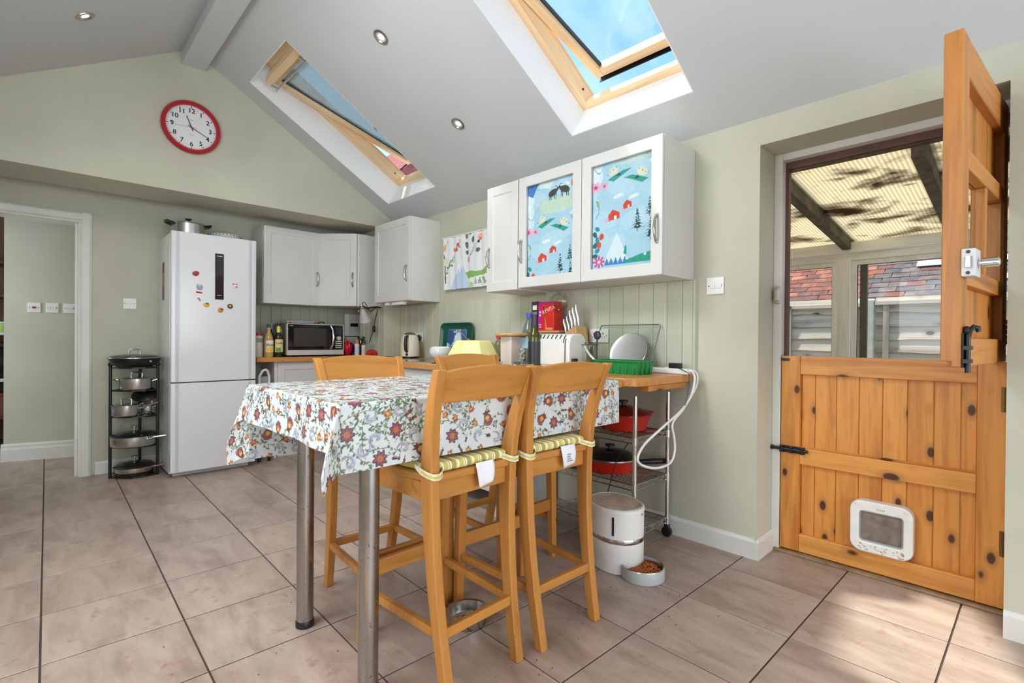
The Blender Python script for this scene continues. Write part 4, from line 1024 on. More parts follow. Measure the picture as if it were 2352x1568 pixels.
for k in range(30):
    a = 2*PI*k/30+.1; rb.ell((.114*math.cos(a), .114*math.sin(a), .047), .004, .004, .004, 6, 4)
mk('rim_pattern', rb, M_chband, ds)
# ================================================================== PAN STAND AND PANS
ps = thing('pan_stand', 'black iron five-tier pan stand between the hall opening and the fridge', 'stand', (.56, 4.84, 0))
PA, PB, PC = (.42-.56, 0), (.702-.56, -.10), (.62-.56, .14)
for p in (PA, PB, PC):
    lg = mk('post', MB().cyl((p[0], p[1], 0), (p[0], p[1], .85), .0105, n=12), M_iron, ps, smooth=True)
    mk('finial', MB().ell((p[0], p[1], .865), .017, .017, .018), M_iron, lg, smooth=True)
TZ = [.012, .238, .468, .668, .842]
for z in TZ:
    P = [PA, (-.10, -.07), (-.02, -.115), (.06, -.128), PB, (.125, .02), PC, (-.03, .10)]
    o_ = [(p[0]*1.0, p[1]*1.0) for p in P]; cx = sum(p[0] for p in P)/8; cy = sum(p[1] for p in P)/8
    i_ = [(cx+(p[0]-cx)*.86, cy+(p[1]-cy)*.86) for p in P]
    tr = ring_mb(o_, i_, 'z', z-.009, z+.003)
    for k in range(-2, 3): tr.box(cx+k*.04-.004, cy-.085+abs(k)*.012, z-.006, cx+k*.04+.004, cy+.085-abs(k)*.012, z-.001)
    mk('tier', tr, M_iron, ps)
def pan(name, label, loc, r, h, mt, handle=None, lid=None, grp='pans on the black stand', loops=0, rz=0, wall=.003, curve=.012):
    t = thing(name, label, 'pan', loc, rz, grp)
    mk('body', MB().lathe([(0, 0), (r-curve, 0), (r-curve*.3, curve*.35), (r, curve), (r, h-.002), (r+.003, h), (r-wall, h), (r-wall, curve+.003), (r-curve, .004), (0, .004)], (0, 0, 0), 40), mt, t, smooth=True)
    if handle:
        L, rise = handle
        mk('handle', MB().tube([(r-.002, 0, h*.72), (r+.02, 0, h*.74), (r+.05, 0, h*.8+rise*.3), (r+L, 0, h*.8+rise)], [.009, .006, .008, .009], 8).ell((r, 0, h*.7), .006, .018, .012), M_steel, t, smooth=True)
    for s in (-1, 1)[:loops]:
        mk('side_handle', MB().tube([(s*r, -.035, h*.78), (s*(r+.028), -.028, h*.92), (s*(r+.032), .028, h*.92), (s*r, .035, h*.78)], .005, 8), M_steel, t, smooth=True)
    if lid:
        mtl, dome, kind = lid
        ld = mk('lid', MB().lathe([(r+.004, h), (r+.004, h+.004), (r*.85, h+.006+dome*.5), (r*.5, h+.004+dome*.9), (0, h+.004+dome), (0, h)], (0, 0, 0), 40), mtl, t, smooth=True)
        z = h+.004+dome
        if kind == 'loop': mk('lid_handle', MB().tube([(-.035, 0, z-.003), (-.036, 0, z+.03), (-.024, 0, z+.038), (.024, 0, z+.038), (.036, 0, z+.03), (.035, 0, z-.003)], .005, 8), M_steel, ld, smooth=True)
        else: mk('lid_knob', MB().lathe([(.016, z-.002), (.008, z+.004), (.008, z+.022), (.024, z+.03), (.024, z+.038), (0, z+.042)], (0, 0, 0), 18), M_steel, ld, smooth=True)
    return t
M_lidglass = glassy('lid_glass', (196, 200, 196), .12)
M_nonstick = paint('nonstick_black', (26, 24, 25), .3, .1, 20, .03)
M_darklid = paint('dark_glass_lid', (34, 32, 34), .08, .1, 6, 0)
wk = pan('wok', 'black wok with a domed glass lid on the top tier of the pan stand', (.565, 4.80, TZ[4]+.004), .165, .068, M_nonstick, None, (M_lidglass, .024, 'loop'), curve=.06)
mk('lid_rim', MB().lathe([(.166, .069), (.178, .069), (.178, .073), (.166, .074)], (0, 0, 0), 40), M_steel, wk, smooth=True)
mk('rivet', MB().ell((.08, -.137, .045), .009, .006, .009), M_steel, wk, smooth=True)
pan('casserole_pan', 'wide steel two-handled pan with lid on the second tier', (.575, 4.80, TZ[3]+.004), .112, .082, M_steel, None, (M_steel, .006, 'loop'), loops=2, rz=-.4)
pan('saucepan', 'steel saucepan with lid and long handle, left on the middle tier', (.512, 4.79, TZ[2]+.004), .090, .082, M_steel, (.12, .035), (M_steel, .008, 'loop'), rz=-.55)
pan('saucepan', 'small steel saucepan under the tilted black lid, right on the middle tier', (.650, 4.835, TZ[2]+.004), .058, .07, M_steel, None, (M_steel, .006, 'loop'), loops=2, rz=-.7)
tl = thing('saucepan_cover', 'black lid propped tilted on the small saucepan, middle tier', 'lid', (.632, 4.80, .622), 0)
tl.rotation_euler = (.5, -.28, 0)
mk('disc', MB().lathe([(0, .0), (.088, 0), (.09, .006), (.06, .022), (0, .028)], (0, 0, 0), 36), M_nonstick, tl, smooth=True)
mk('lid_knob', MB().lathe([(.01, .026), (.008, .04), (.02, .046), (.02, .052), (0, .054)], (0, 0, 0), 16), M_black, tl, smooth=True)
pan('saute_pan', 'wide steel saute pan with dark lid and long handle on the fourth tier', (.562, 4.80, TZ[1]+.004), .148, .078, M_steel, (.17, .03), (M_darklid, .026, 'knob'), rz=-1.02)
pan('frying_pan', 'shallow frying pan with dark lid on the lowest tier of the stand', (.565, 4.80, TZ[0]+.03), .128, .04, M_nickel, (.15, .02), (M_darklid, .032, 'knob'), rz=-.5)
pan('frying_pan', 'black frying pan beneath the lidded one on the lowest tier', (.57, 4.81, TZ[0]+.004), .120, .022, M_nonstick, None, None)

# ================================================================== SMALL ELECTRICS ON WALLS
def plate(name, label, M, w, h, kind, grp='switch and socket plates'):
    """M: local x along the wall, y out of the wall, z up; origin at the plate centre"""
    t = thing(name, label, 'socket' if 'socket' in name else 'switch', (0, 0, 0), 0, grp); t.matrix_world = M
    mk('plate', MB().box(-w/2, 0, -h/2, w/2, .009, h/2), M_wplate, t, bev=.003)
    sc = MB()
    for s in (-1, 1): sc.cyl((s*(w/2-.013), .0088, 0), (s*(w/2-.013), .0096, 0), .0035, n=8)
    mk('screw', sc, M_iron, t)
    if kind == 'rockers':
        for x in (-.022, .012): mk('rocker', MB().box(x-.012, .009, -.014, x+.012, .014, .014), M_white, t, bev=.002)
    elif kind == 'rocker3':
        for x in (-.018, 0, .018): mk('rocker', MB().box(x-.0075, .009, -.011, x+.0075, .014, .011), M_white, t, bev=.002)
    elif kind == 'neon': mk('rocker', MB().box(-.012, .009, -.009, .012, .013, .009), MM('neon_red', (176, 50, 34)), t, bev=.001)
    elif kind == 'dial': mk('dial', MB().cyl((0, .009, 0), (0, .013, 0), .014, n=20), M_white, t)
    elif kind == 'socket2':
        for x in (-.036, .036):
            hl = MB().box(x-.003, .0088, .008, x+.003, .0095, .018)
            for s in (-1, 1): hl.box(x+s*.011-.003, .0088, -.012, x+s*.011+.003, .0095, -.008)
            mk('pin_holes', hl, M_black, t); mk('rocker', MB().box(x-.006+.02*(1 if x < 0 else -1)*.9, .009, .018, x+.006+.02*(1 if x < 0 else -1)*.9, .012, .034), M_white, t)
    return t
def WM(o, xdir): return frameM(o, xdir, (0, 0, 1))
# local y = z cross x must point out of the wall
plate('light_switch', 'white double rocker switch plate on the green wall between cupboard and stable door', WM((WX, 1.164, 1.374), (0, 1, 0)), .092, .090, 'rockers')
plate('dimmer_switch', 'white switch plate with a round centre, alone above the pan stand', WM((.558, BY, 1.342), (-1, 0, 0)), .086, .086, 'dial')
hd = Vector((math.cos(-.267), math.sin(-.267), 0)); ho_ = Vector((-.185, 6.06, 0))
for lab, d, kd, nm in (('white switch with a red neon rocker, first of the row on the hall wall', .195, 'neon', 'cooker_switch'), ('white triple rocker switch in the middle of the row on the hall wall', .315, 'rocker3', 'light_switch'), ('white switch half hidden by the hall door lining', .432, 'rocker3', 'light_switch')):
    p = ho_+hd*d; plate(nm, lab, WM((p.x, p.y, 1.322), -hd), .086, .086, kd)
plate('double_socket', 'white double socket on the boarded wall behind the kettle', WM((WX-.0125, 3.955, 1.093), (0, 1, 0)), .146, .086, 'socket2')
plate('double_socket', 'white double socket behind the round steel plate', WM((WX-.027, 1.893, 1.110), (0, 1, 0)), .146, .086, 'socket2')
plg = thing('plug', 'black plug of the kettle in the socket behind it', 'plug', (WX-.022, 3.915, 1.085))
mk('body', MB().ell((-.02, 0, 0), .022, .026, .030), M_black, plg, smooth=True)
mk('flex', MB().tube([(-.03, 0, -.02), (-.034, -.0, -.08), (-.045, -.01, -.14), (-.07, .0, -.172), (-.10, .01, -.176)], .0045, 8), M_black, plg, smooth=True)

# ================================================================== ON THE BACK WORKTOP
def bottle(name, label, loc, prof, mt, parts=(), cat='bottle', grp='bottles beside the microwave', n=24):
    t = thing(name, label, cat, loc, 0, grp)
    mk('body', MB().lathe(prof, (0, 0, 0), n), mt, t, smooth=True)
    for nm, mb, m_ in parts: mk(nm, mb, m_, t, smooth=True)
    return t
def band(r, z0, z1, a0=0, a1=360, n=24, t=.0012):
    """label wrapped round a bottle between two angles"""
    vs = []; fs = []
    for i in range(n+1):
        a = math.radians(a0+(a1-a0)*i/n)
        for rr_, zz_ in ((r, z0), (r, z1), (r+t, z1), (r+t, z0)): vs.append((rr_*math.cos(a), rr_*math.sin(a), zz_))
    for i in range(n):
        for k in range(4): l = (k+1) % 4; fs.append((i*4+k, (i+1)*4+k, (i+1)*4+l, i*4+l))
    return MB().add(vs, fs)
M_syrup = paint('amber_syrup', (196, 158, 88), .12, .05, 4, 0)
M_syrupclear = glassy('bottle_glass', (214, 220, 206), .1)
M_lab = paint('paper_label', (236, 230, 214), .6, .03, 10, 0)
M_laby = MM('label_yellow', (238, 196, 60)); M_labk = MM('label_ink', (30, 28, 28)); M_labg = MM('label_green', (92, 150, 64)); M_dkglass = paint('dark_bottle_glass', (34, 40, 34), .08, .1, 5, 0)
M_caps = MM('cap_green', (22, 84, 62)); M_capr = MM('cap_red', (200, 46, 44)); M_capg = MM('cap_grey', (150, 150, 160))
YB = 4.69
bq = bottle('syrup_bottle', 'amber syrup bottle with green cap and white oval label', (1.505, YB, WZ), [(0, 0), (.036, 0), (.038, .01), (.038, .15), (.030, .19), (.015, .22), (.0145, .262), (0, .262)], M_syrup,
       [('cap', MB().lathe([(.0165, .262), (.0165, .292), (0, .293)], (0, 0, 0), 18), M_caps), ('label', band(.0384, .045, .148, 215, 325), M_lab), ('label_foot', band(.0390, .05, .088, 228, 318), M_laby)])
tx = xf(text_mb('Pilsa', .036), frameM((-.002, -.0405, .108), (1, 0, .1), (0, -1, 0))); mk('lettering', tx, M_labk, bq)
bottle('spice_jar', 'white and red-capped jar next to the fridge', (1.437, 4.745, WZ), [(0, 0), (.034, 0), (.036, .006), (.036, .18), (.03, .19), (0, .19)], M_lab, [('cap', MB().lathe([(.034, .19), (.034, .212), (0, .213)], (0, 0, 0), 18), M_capr), ('band_mark', band(.0362, .13, .17, 230, 320), MM('label_greyprint', (170, 166, 160)))], 'jar')
bc = bottle('cordial_bottle', 'dark cordial bottle with a pale neck band and sloping cream label', (1.585, YB-.005, WZ), [(0, 0), (.035, 0), (.037, .01), (.037, .165), (.026, .20), (.014, .225), (.0135, .285), (0, .286)], M_dkglass,
       [('neck_band', band(.0150, .215, .275), MM('label_lemon', (226, 214, 84))), ('label', band(.0374, .045, .158, 205, 335), MM('label_cream', (232, 206, 140))), ('label_leaf', band(.0390, .05, .085, 225, 280), M_labg), ('cap', MB().lathe([(.016, .286), (.016, .302), (0, .303)], (0, 0, 0), 16), M_black)])
tx = xf(text_mb('Cidery', .024), frameM((0, -.0398, .125), (1, 0, .12), (0, -1, 0))); mk('lettering', tx, M_labk, bc)
bottle('oil_bottle', 'tall bottle with a grey screw cap behind the cordial', (1.545, 4.775, WZ), [(0, 0), (.032, 0), (.033, .008), (.033, .18), (.018, .22), (.0165, .25), (0, .25)], M_dkglass, [('cap', MB().lathe([(.02, .25), (.02, .298), (0, .299)], (0, 0, 0), 20), M_capg)])
# microwave
mw = thing('microwave', 'silver microwave with a dark glass door on the back worktop', 'microwave', (1.645, 4.645, WZ))
M_mwside = paint('microwave_case', (104, 100, 98), .35, .04, 6, 0); M_mwgl = paint('microwave_door_glass', (24, 22, 24), .07, .1, 4, 0); M_mwsil = paint('microwave_silver', (196, 196, 192), .3, .03, 5, 0)
mk('case', MB().box(0, .03, .015, .535, .36, .302), M_mwside, mw, bev=.004)
mk('foot', MB().box(.03, .05, 0, .06, .08, .015).box(.47, .05, 0, .50, .08, .015).box(.03, .3, 0, .06, .33, .015).box(.47, .3, 0, .5, .33, .015), M_black, mw)
mk('front_frame', ring_mb([(0, .015), (.535, .015), (.535, .302), (0, .302)], [(.008, .062), (.527, .062), (.527, .296), (.008, .296)], 'y', 0, .03), M_mwsil, mw, bev=.002)
dmw = mk('door', MB().box(.008, .003, .062, .437, .03, .296), M_mwgl, mw)
mk('door_window', MB().box(.06, .0015, .095, .36, .004, .262), paint('microwave_mesh', (58, 54, 52), .2, .1, 5, 0), dmw)
mk('handle', MB().tube([(.405, .0, .07), (.417, -.018, .11), (.421, -.024, .18), (.417, -.018, .25), (.405, 0, .288)], [.010, .011, .012, .011, .010], 10), M_chrome, dmw, smooth=True)
mk('maker_mark', MB().box(.022, .0018, .279, .055, .0032, .284), M_mwsil, dmw)
mk('control_panel', MB().box(.439, .003, .062, .527, .03, .296), M_mwgl, mw)
mk('display', MB().box(.452, .0018, .21, .515, .004, .265), paint('lcd_blue', (44, 58, 72), .1, .1, 5, 0), mw)
mk('dial', MB().cyl((.483, -.012, .172), (.483, .004, .172), .019, .021, 24), M_mwsil, mw, smooth=True)
for k in range(4): mk('button', MB().box(.451, -.001, .078+.0195*k, .515, .005, .088+.0195*k), M_mwsil, mw, bev=.002)
mk('flex', MB().tube([(.33, .15, .303), (.35, .14, .322), (.375, .14, .328), (.40, .14, .318), (.41, .15, .303)], .0045, 8), M_black, mw, smooth=True)
mk('rating_sticker', MB().box(-.001, .12, .19, .001, .16, .255), M_lab, mw)
ft = thing('flat_box', 'flat grey lidded box with red corners on top of the microwave', 'box', (1.665, 4.70, WZ+.302))
mk('body', MB().box(0, 0, 0, .26, .2, .032), M_grey, ft, bev=.012, seg=3)
mk('corner', MB().box(.015, -.002, .004, .035, .01, .02).box(.245, .0, .002, .262, .03, .02), M_capr, ft, bev=.003)
# clutter between microwave and nib
def crumple(label, loc, r, h, mt, name='packet', seed=1, cat='packet'):
    R = np.random.RandomState(seed); t = thing(name, label, cat, loc)
    def f(u, v):
        a = 2*PI*u; ph = PI*(v-.5); k = 1+.22*math.sin(3*a+seed)+.15*math.sin(7*a+4*v+seed*2)*math.cos(ph)
        return (r*k*math.cos(a)*math.cos(ph), r*.7*k*math.sin(a)*math.cos(ph), h/2+h/2*math.sin(ph)*(1+.08*math.sin(5*a)))
    mk('wrapper', MB().grid(f, 22, 10), mt, t); return t
M_redfoil = base('red_foil', (200, 24, 40), .25, .3)[0]; M_purfoil = base('purple_foil', (130, 24, 130), .25, .3)[0]
crumple('shiny red crumpled packet beside the microwave', (2.23, 4.68, WZ), .04, .15, M_redfoil, seed=2)
crumple('purple crumpled packet behind the shiny red one', (2.30, 4.76, WZ), .045, .13, M_purfoil, seed=5)
bottle('supplement_tub', 'slim white and orange tube with an orange cap', (2.305, 4.62, WZ), [(0, 0), (.022, 0), (.022, .12), (0, .12)], M_lab, [('cap', MB().lathe([(.018, .12), (.018, .158), (0, .159)], (0, 0, 0), 16), MM('cap_orange', (222, 116, 62))), ('label', band(.0223, .02, .09), MM('label_sky', (206, 214, 226)))], 'tub', 'small tubs by the fuse box')
bottle('supplement_tub', 'slim white tube with a brown cap beside the grey box', (2.345, 4.56, WZ), [(0, 0), (.02, 0), (.02, .105), (0, .105)], M_lab, [('cap', MB().lathe([(.014, .105), (.014, .13), (0, .131)], (0, 0, 0), 16), MM('cap_brown', (126, 108, 66))), ('label', band(.0203, .02, .09), MM('label_rose', (230, 206, 190)))], 'tub', 'small tubs by the fuse box')
bottle('glass_jar', 'empty clip-top glass jar in the corner under the clamp lamp', (2.39, 4.70, WZ), [(0, 0), (.048, 0), (.052, .01), (.052, .13), (.036, .16), (.038, .19), (.034, .19), (.032, .162), (.048, .13), (.048, .012), (0, .006)], M_syrupclear, [('wire_clip', MB().lathe([(.0385, .163), (.041, .166), (.0385, .17)], (0, 0, 0), 20), M_steel)], 'jar', None)
gb = thing('grey_box', 'small grey lidded box in front of the nib', 'box', (2.40, 4.49, WZ)); mk('body', MB().box(-.05, 0, 0, .028, .13, .115), paint('grey_carton', (158, 160, 158), .5, .03, 6, 0), gb, bev=.004); mk('lid_line', MB().box(-.051, -.001, .09, .029, .131, .093), M_grey, gb)
crumple('low red and green packet in front of the grey box', (2.355, 4.43, WZ), .055, .065, base('red_packet', (196, 40, 36), .35, .1)[0], seed=9)
mt_ = thing('fuse_box', 'cream fuse box on the back wall in the corner under the lamp', 'fuse box', (2.36, BY-.0125, 1.0))
mk('case', MB().prism([(0, 0), (0, -.075), (.15, -.075), (.15, 0)], 'z', 0, .09), M_cab, mt_, bev=.006)
mk('meter', MB().prism([(.01, 0), (-.02, -.06), (.02, -.085), (.15, -.085), (.15, 0)], 'z', .10, .33), M_cab, mt_, bev=.005)
mk('meter_window', MB().box(.035, -.088, .20, .12, -.084, .235), M_disp, mt_)
# clamp lamp
la = thing('clamp_lamp', 'silver clamp spotlight hanging under the corner wall cupboard', 'lamp', (2.215, 4.36, 1.383))
Ms = Matrix.Translation((-.005, -.03, -.03)) @ Matrix.Rotation(-.42, 4, 'Y') @ Matrix.Rotation(.25, 4, 'X')
mk('shade', MB(Ms).lathe([(.0, 0), (.018, -.002), (.024, -.02), (.034, -.05), (.056, -.125), (.054, -.125), (.031, -.05), (.0, -.03)], (0, 0, 0), 30), paint('silver_shade', (184, 182, 178), .35, .04, 6, 0), la, smooth=True)
mk('neck', MB(Ms).cyl((0, 0, -.004), (0, 0, .035), .015, n=16).ell((0, 0, .038), .016, .016, .012), M_chrome, la, smooth=True)
mk('thumb_screw', MB(Ms).cyl((-.014, 0, .002), (-.045, -.004, -.008), .004).ell((-.045, -.004, -.008), .006, .004, .012), M_steel, la, smooth=True)
mk('clamp', MB().tube([(0, -.03, .0), (.05, -.02, -.025), (.10, .0, -.01), (.16, .02, .0), (.19, .02, .0)], .006, 8).box(.15, -.0, -.012, .21, .04, 0), M_black, la, smooth=True)
mk('flex', MB().tube(curvy([(-.006, -.03, .01), (.0, -.04, .03), (.02, -.045, .02), (.05, -.04, -.03), (.08, -.03, -.05), (.13, -.01, -.02), (.165, .0, -.03), (.16, .01, -.09), (.14, .01, -.17), (.125, .01, -.24), (.11, .02, -.30), (.10, .03, -.35)]), .0035, 8), M_black, la, smooth=True)
mk('flex_switch', MB().box(.125, .001, -.245, .150, .022, -.185), M_black, la, bev=.003)
# ================================================================== ON THE RIGHT-HAND WORKTOP
kt = thing('kettle', 'cream jug kettle with a black handle in front of the socket', 'kettle', (2.42, 3.84, WZ))
M_kettle = paint('cream_enamel', (226, 222, 200), .2, .02, 5, 0)
mk('base_plate', MB().lathe([(0, 0), (.08, 0), (.08, .012), (.07, .018), (0, .018)], (0, 0, 0), 30), M_black, kt, smooth=True)
mk('body', MB().lathe([(0, .018), (.082, .018), (.084, .03), (.082, .12), (.072, .18), (.060, .208), (0, .208)], (0, 0, 0), 36), M_kettle, kt, smooth=True)
mk('lid', MB().lathe([(.058, .207), (.045, .222), (.02, .230), (0, .232)], (0, 0, 0), 30), M_nickel, kt, smooth=True)
hd_ = Vector((-.78, -.62, 0))
mk('handle', MB().tube([tuple(hd_*.066+Vector((0, 0, .195))), tuple(hd_*.108+Vector((0, 0, .19))), tuple(hd_*.122+Vector((0, 0, .13))), tuple(hd_*.112+Vector((0, 0, .075))), tuple(hd_*.086+Vector((0, 0, .06)))], [.012, .014, .015, .014, .011], 10), M_black, kt, smooth=True)
mk('switch', MB().ell(tuple(hd_*.086+Vector((0, 0, .036))), .012, .012, .012), M_black, kt, smooth=True)
bt = thing('baking_tray', 'flat black baking tray on the worktop left of the kettle', 'tray', (2.25, 4.12, WZ)); mk('body', MB().lathe([(0, 0), (.7, 0), (.72, .012), (.71, .012), (.69, .004), (0, .004)], (0, 0, 0), 4, .16, .16), M_nonstick, bt); bt.rotation_euler = (0, 0, PI/4)
hb = thing('hob', 'black glass hob set flat in the worktop by the kettle', 'hob', (2.27, 3.22, WZ)); mk('glass', MB().box(-.24, -.28, 0, .2, .26, .006), paint('hob_glass', (36, 40, 44), .06, .05, 4, 0), hb, bev=.002)
for x, y, r in ((-.12, -.13, .09), (-.12, .13, .07), (.08, -.13, .07), (.08, .13, .09)): mk('ring', ring_mb([(r*math.cos(a*PI/16)+x, r*math.sin(a*PI/16)+y) for a in range(32)], [((r-.004)*math.cos(a*PI/16)+x, (r-.004)*math.sin(a*PI/16)+y) for a in range(32)], 'z', .0058, .0066), M_grey, hb)
mk('trim', MB().box(-.243, -.283, 0, -.238, .263, .0075), M_steel, hb)
# green tray leaning on the boarding
tr = thing('serving_tray', 'dark green tray with a blue picture leaning against the boarded wall', 'tray', (2.545, 3.345, WZ+.002))
Mt = Matrix.Rotation(.10, 4, 'Y'); P = [(a, b) for a, b in rrect(.45, .31, .05)]; Q = [(a, b) for a, b in rrect(.40, .26, .04)]
mtb = MB(Mt @ Matrix.Translation((0, 0, .155)) @ Matrix(((0, 0, 1, 0), (1, 0, 0, 0), (0, 1, 0, 0), (0, 0, 0, 1))))
n = len(P); vs = [(p[0], p[1], -.018) for p in P]+[(p[0]*.985, p[1]*.985, -.020) for p in P]+[(p[0], p[1], .002) for p in Q]+[(p[0], p[1], .006) for p in Q]+[(p[0], p[1], -.014) for p in P]
fs = [tuple(range(2*n, 3*n)), tuple(range(3*n, 4*n))[::-1]]
for i in range(n): j = (i+1) % n; fs += [(i, j, n+j, n+i), (n+i, n+j, 2*n+j, 2*n+i), (i, 4*n+i, 4*n+j, j), (4*n+i, 3*n+i, 3*n+j, 4*n+j)]
mk('body', mtb.add(vs, fs), M_dgreen, tr, smooth=True)
cv = Cv(.26, .20, .002, (196, 218, 232))
R_ = np.random.RandomState(4)
for _ in range(60): cv.ell(R_.uniform(0, .26), R_.uniform(0, .2), R_.uniform(.006, .03), R_.uniform(.004, .014), R_.uniform(0, 3), [(60, 88, 130), (108, 146, 186), (150, 190, 214), (224, 236, 242), (44, 62, 96)][R_.randint(5)], .85)
cv.poly([(.0, .2), (.07, .2), (.10, .12), (.06, .06), (.0, .09)], (54, 84, 128)); cv.poly([(.17, .2), (.26, .2), (.26, .08), (.2, .1)], (70, 104, 150)); cv.ell(.14, .1, .035, .07, .1, (214, 230, 238)); cv.ell(.05, .035, .05, .026, .3, (86, 150, 190)); cv.ell(.21, .04, .04, .025, 0, (232, 240, 244))
u_ = np.linspace(0, .26, 60); v_2 = np.linspace(0, .20, 48); UU, VV = np.meshgrid(u_, v_2)
Mq = Mt @ Matrix.Translation((-.001, 0, .155)); P3 = [tuple(Mq @ Vector((-.0015, .13-u, v-.10))) for v in v_2 for u in u_]
printed('picture', P3, gridF(60, 48), cv.at(UU, VV).reshape(-1, 3), M_print, tr, False)
# bowls and jars
wbw = thing('white_bowl', 'round white bowl beside the hob', 'bowl', (2.27, 3.17, WZ+.0075)); mk('body', MB().lathe([(0, 0), (.04, 0), (.075, .03), (.088, .065), (.078, .1), (.066, .108), (.064, .106), (.074, .098), (.082, .065), (.07, .035), (0, .01)], (0, 0, 0), 34), M_china, wbw, smooth=True)
yb = thing('yellow_bowl', 'upturned pale yellow eight-sided bowl behind the far stool', 'bowl', (2.22, 2.70, WZ+.012))
mk('body', MB().lathe([(.2, 0), (.198, .03), (.135, .145), (.12, .155), (0, .158)], (0, 0, 0), 8), paint('pale_yellow_plastic', (236, 230, 158), .35, .03, 5, 0), yb, bev=.006)
mk('rim', MB().lathe([(.2, 0), (.21, .002), (.21, .01), (.2, .012)], (0, 0, 0), 8), MATS['pale_yellow_plastic'], yb); yb.rotation_euler = (0, 0, .35)
sa = thing('low_saucepan', 'steel saucepan half hidden under the yellow bowl', 'pan', (2.22, 2.70, WZ)); mk('body', MB().lathe([(0, 0), (.13, 0), (.135, .011), (0, .011)], (0, 0, 0), 30), M_steel, sa, smooth=True)
sk_ = thing('spatula', 'black spatula standing behind the yellow bowl', 'spatula', (2.31, 2.545, WZ)); mk('blade', MB(Matrix.Rotation(.5, 4, 'X')).prism([(-.006, .12), (.006, .12), (.018, .17), (.014, .215), (-.002, .23), (-.014, .2)], 'x', -.004, .004), MM('black_nylon', (40, 42, 34)), sk_, bev=.002); mk('handle', MB(Matrix.Rotation(.5, 4, 'X')).cyl((0, 0, 0), (0, 0, .125), .006), MATS['black_nylon'], sk_, smooth=True)
fk = thing('fork', 'steel fork and wooden handle leaning on the green tray', 'fork', (2.44, 3.06, WZ)); mk('handle', MB().tube([(0, -.02, .17), (.03, .09, .215), (.05, .18, .25)], [.004, .004, .006]), M_steel, fk, smooth=True); mk('stand', MB().cyl((0, -.02, 0), (0, -.02, .18), .012), MM('copper', (190, 120, 96)), fk, smooth=True)
sb = thing('spray_bottle', 'clear washing-up bottle with a red nozzle', 'bottle', (2.42, 2.665, WZ)); mk('body', MB().lathe([(0, 0), (.034, 0), (.036, .01), (.036, .1), (.03, .15), (.014, .175), (0, .176)], (0, 0, 0), 24), M_syrupclear, sb, smooth=True); mk('nozzle', MB().lathe([(.016, .176), (.016, .19), (.008, .195), (0, .195)], (0, 0, 0), 16).box(-.012, -.035, .186, .012, .02, .202), M_capr, sb, bev=.004); mk('liquid', MB().lathe([(0, .003), (.033, .003), (.033, .07), (0, .07)], (0, 0, 0), 20), MM('soap_blue', (166, 186, 190)), sb)
cn = thing('canister', 'pale pink square canister with a wooden lid', 'canister', (2.30, 2.392, WZ))
mk('body', MB().lathe([(0, 0), (.082, 0), (.088, .01), (.090, .20), (0, .20)], (0, 0, 0), 4), paint('pink_ceramic', (232, 216, 204), .3, .02, 5, 0), cn, bev=.014, seg=3); cn.rotation_euler = (0, 0, .62)
mk('lid', MB().lathe([(0, .20), (.118, .20), (.122, .208), (.118, .218), (0, .22)], (0, 0, 0), 30), M_block, cn, smooth=True)
bg = thing('glass_beads_jar', 'tall glass jar of pale glass beads beside the wine bottle', 'jar', (2.22, 2.22, WZ)); mk('glass', MB().lathe([(0, 0), (.03, 0), (.032, .12), (.030, .122), (.029, .004), (0, .004)], (0, 0, 0), 22), M_glass, bg, smooth=True)
bd = MB()
for k in range(70): a = rng.uniform(0, 2*PI); r = rng.uniform(0, .02); bd.ell((r*math.cos(a), r*math.sin(a), .012+.0015*k), .0085, .0085, .0085, 7, 5)
mk('beads', bd, base('glass_bead', (196, 198, 190), .08, .2)[0], bg, smooth=True)['kind'] = 'stuff'
wbt = thing('water_bottle', 'clear plastic water bottle with a blue cap', 'bottle', (2.36, 2.305, WZ)); mk('body', MB().lathe([(0, 0), (.045, 0), (.048, .012), (.046, .06), (.048, .12), (.048, .2), (.04, .25), (.018, .30), (.016, .325), (0, .325)], (0, 0, 0), 28), glassy('pet_plastic', (216, 224, 230), .14, .05), wbt, smooth=True)
mk('cap', MB().lathe([(.0185, .322), (.0185, .352), (0, .353)], (0, 0, 0), 20), MM('cap_blue', (74, 92, 186)), wbt, smooth=True); mk('label', band(.0485, .12, .19), MM('label_aqua', (160, 206, 226)), wbt, smooth=True)
wn_ = thing('wine_bottle', 'dark green wine bottle with purple foil and black label', 'bottle', (2.20, 2.10, WZ))
mk('body', MB().lathe([(0, 0), (.036, 0), (.0375, .008), (.0375, .19), (.032, .215), (.018, .24), (.0145, .255), (.0142, .325), (0, .326)], (0, 0, 0), 30), paint('olive_bottle_glass', (70, 74, 14), .06, .2, 4, 0), wn_, smooth=True)
mk('foil', MB().lathe([(.0152, .262), (.0148, .322), (.016, .323), (.016, .330), (0, .331)], (0, 0, 0), 20), MM('foil_purple', (70, 44, 96)), wn_, smooth=True)
mk('label', band(.038, .03, .165), MM('label_black', (40, 38, 42)), wn_, smooth=True); mk('label_side', band(.0384, .03, .15, -70, -25), MM('label_paleblue', (176, 196, 204)), wn_, smooth=True)
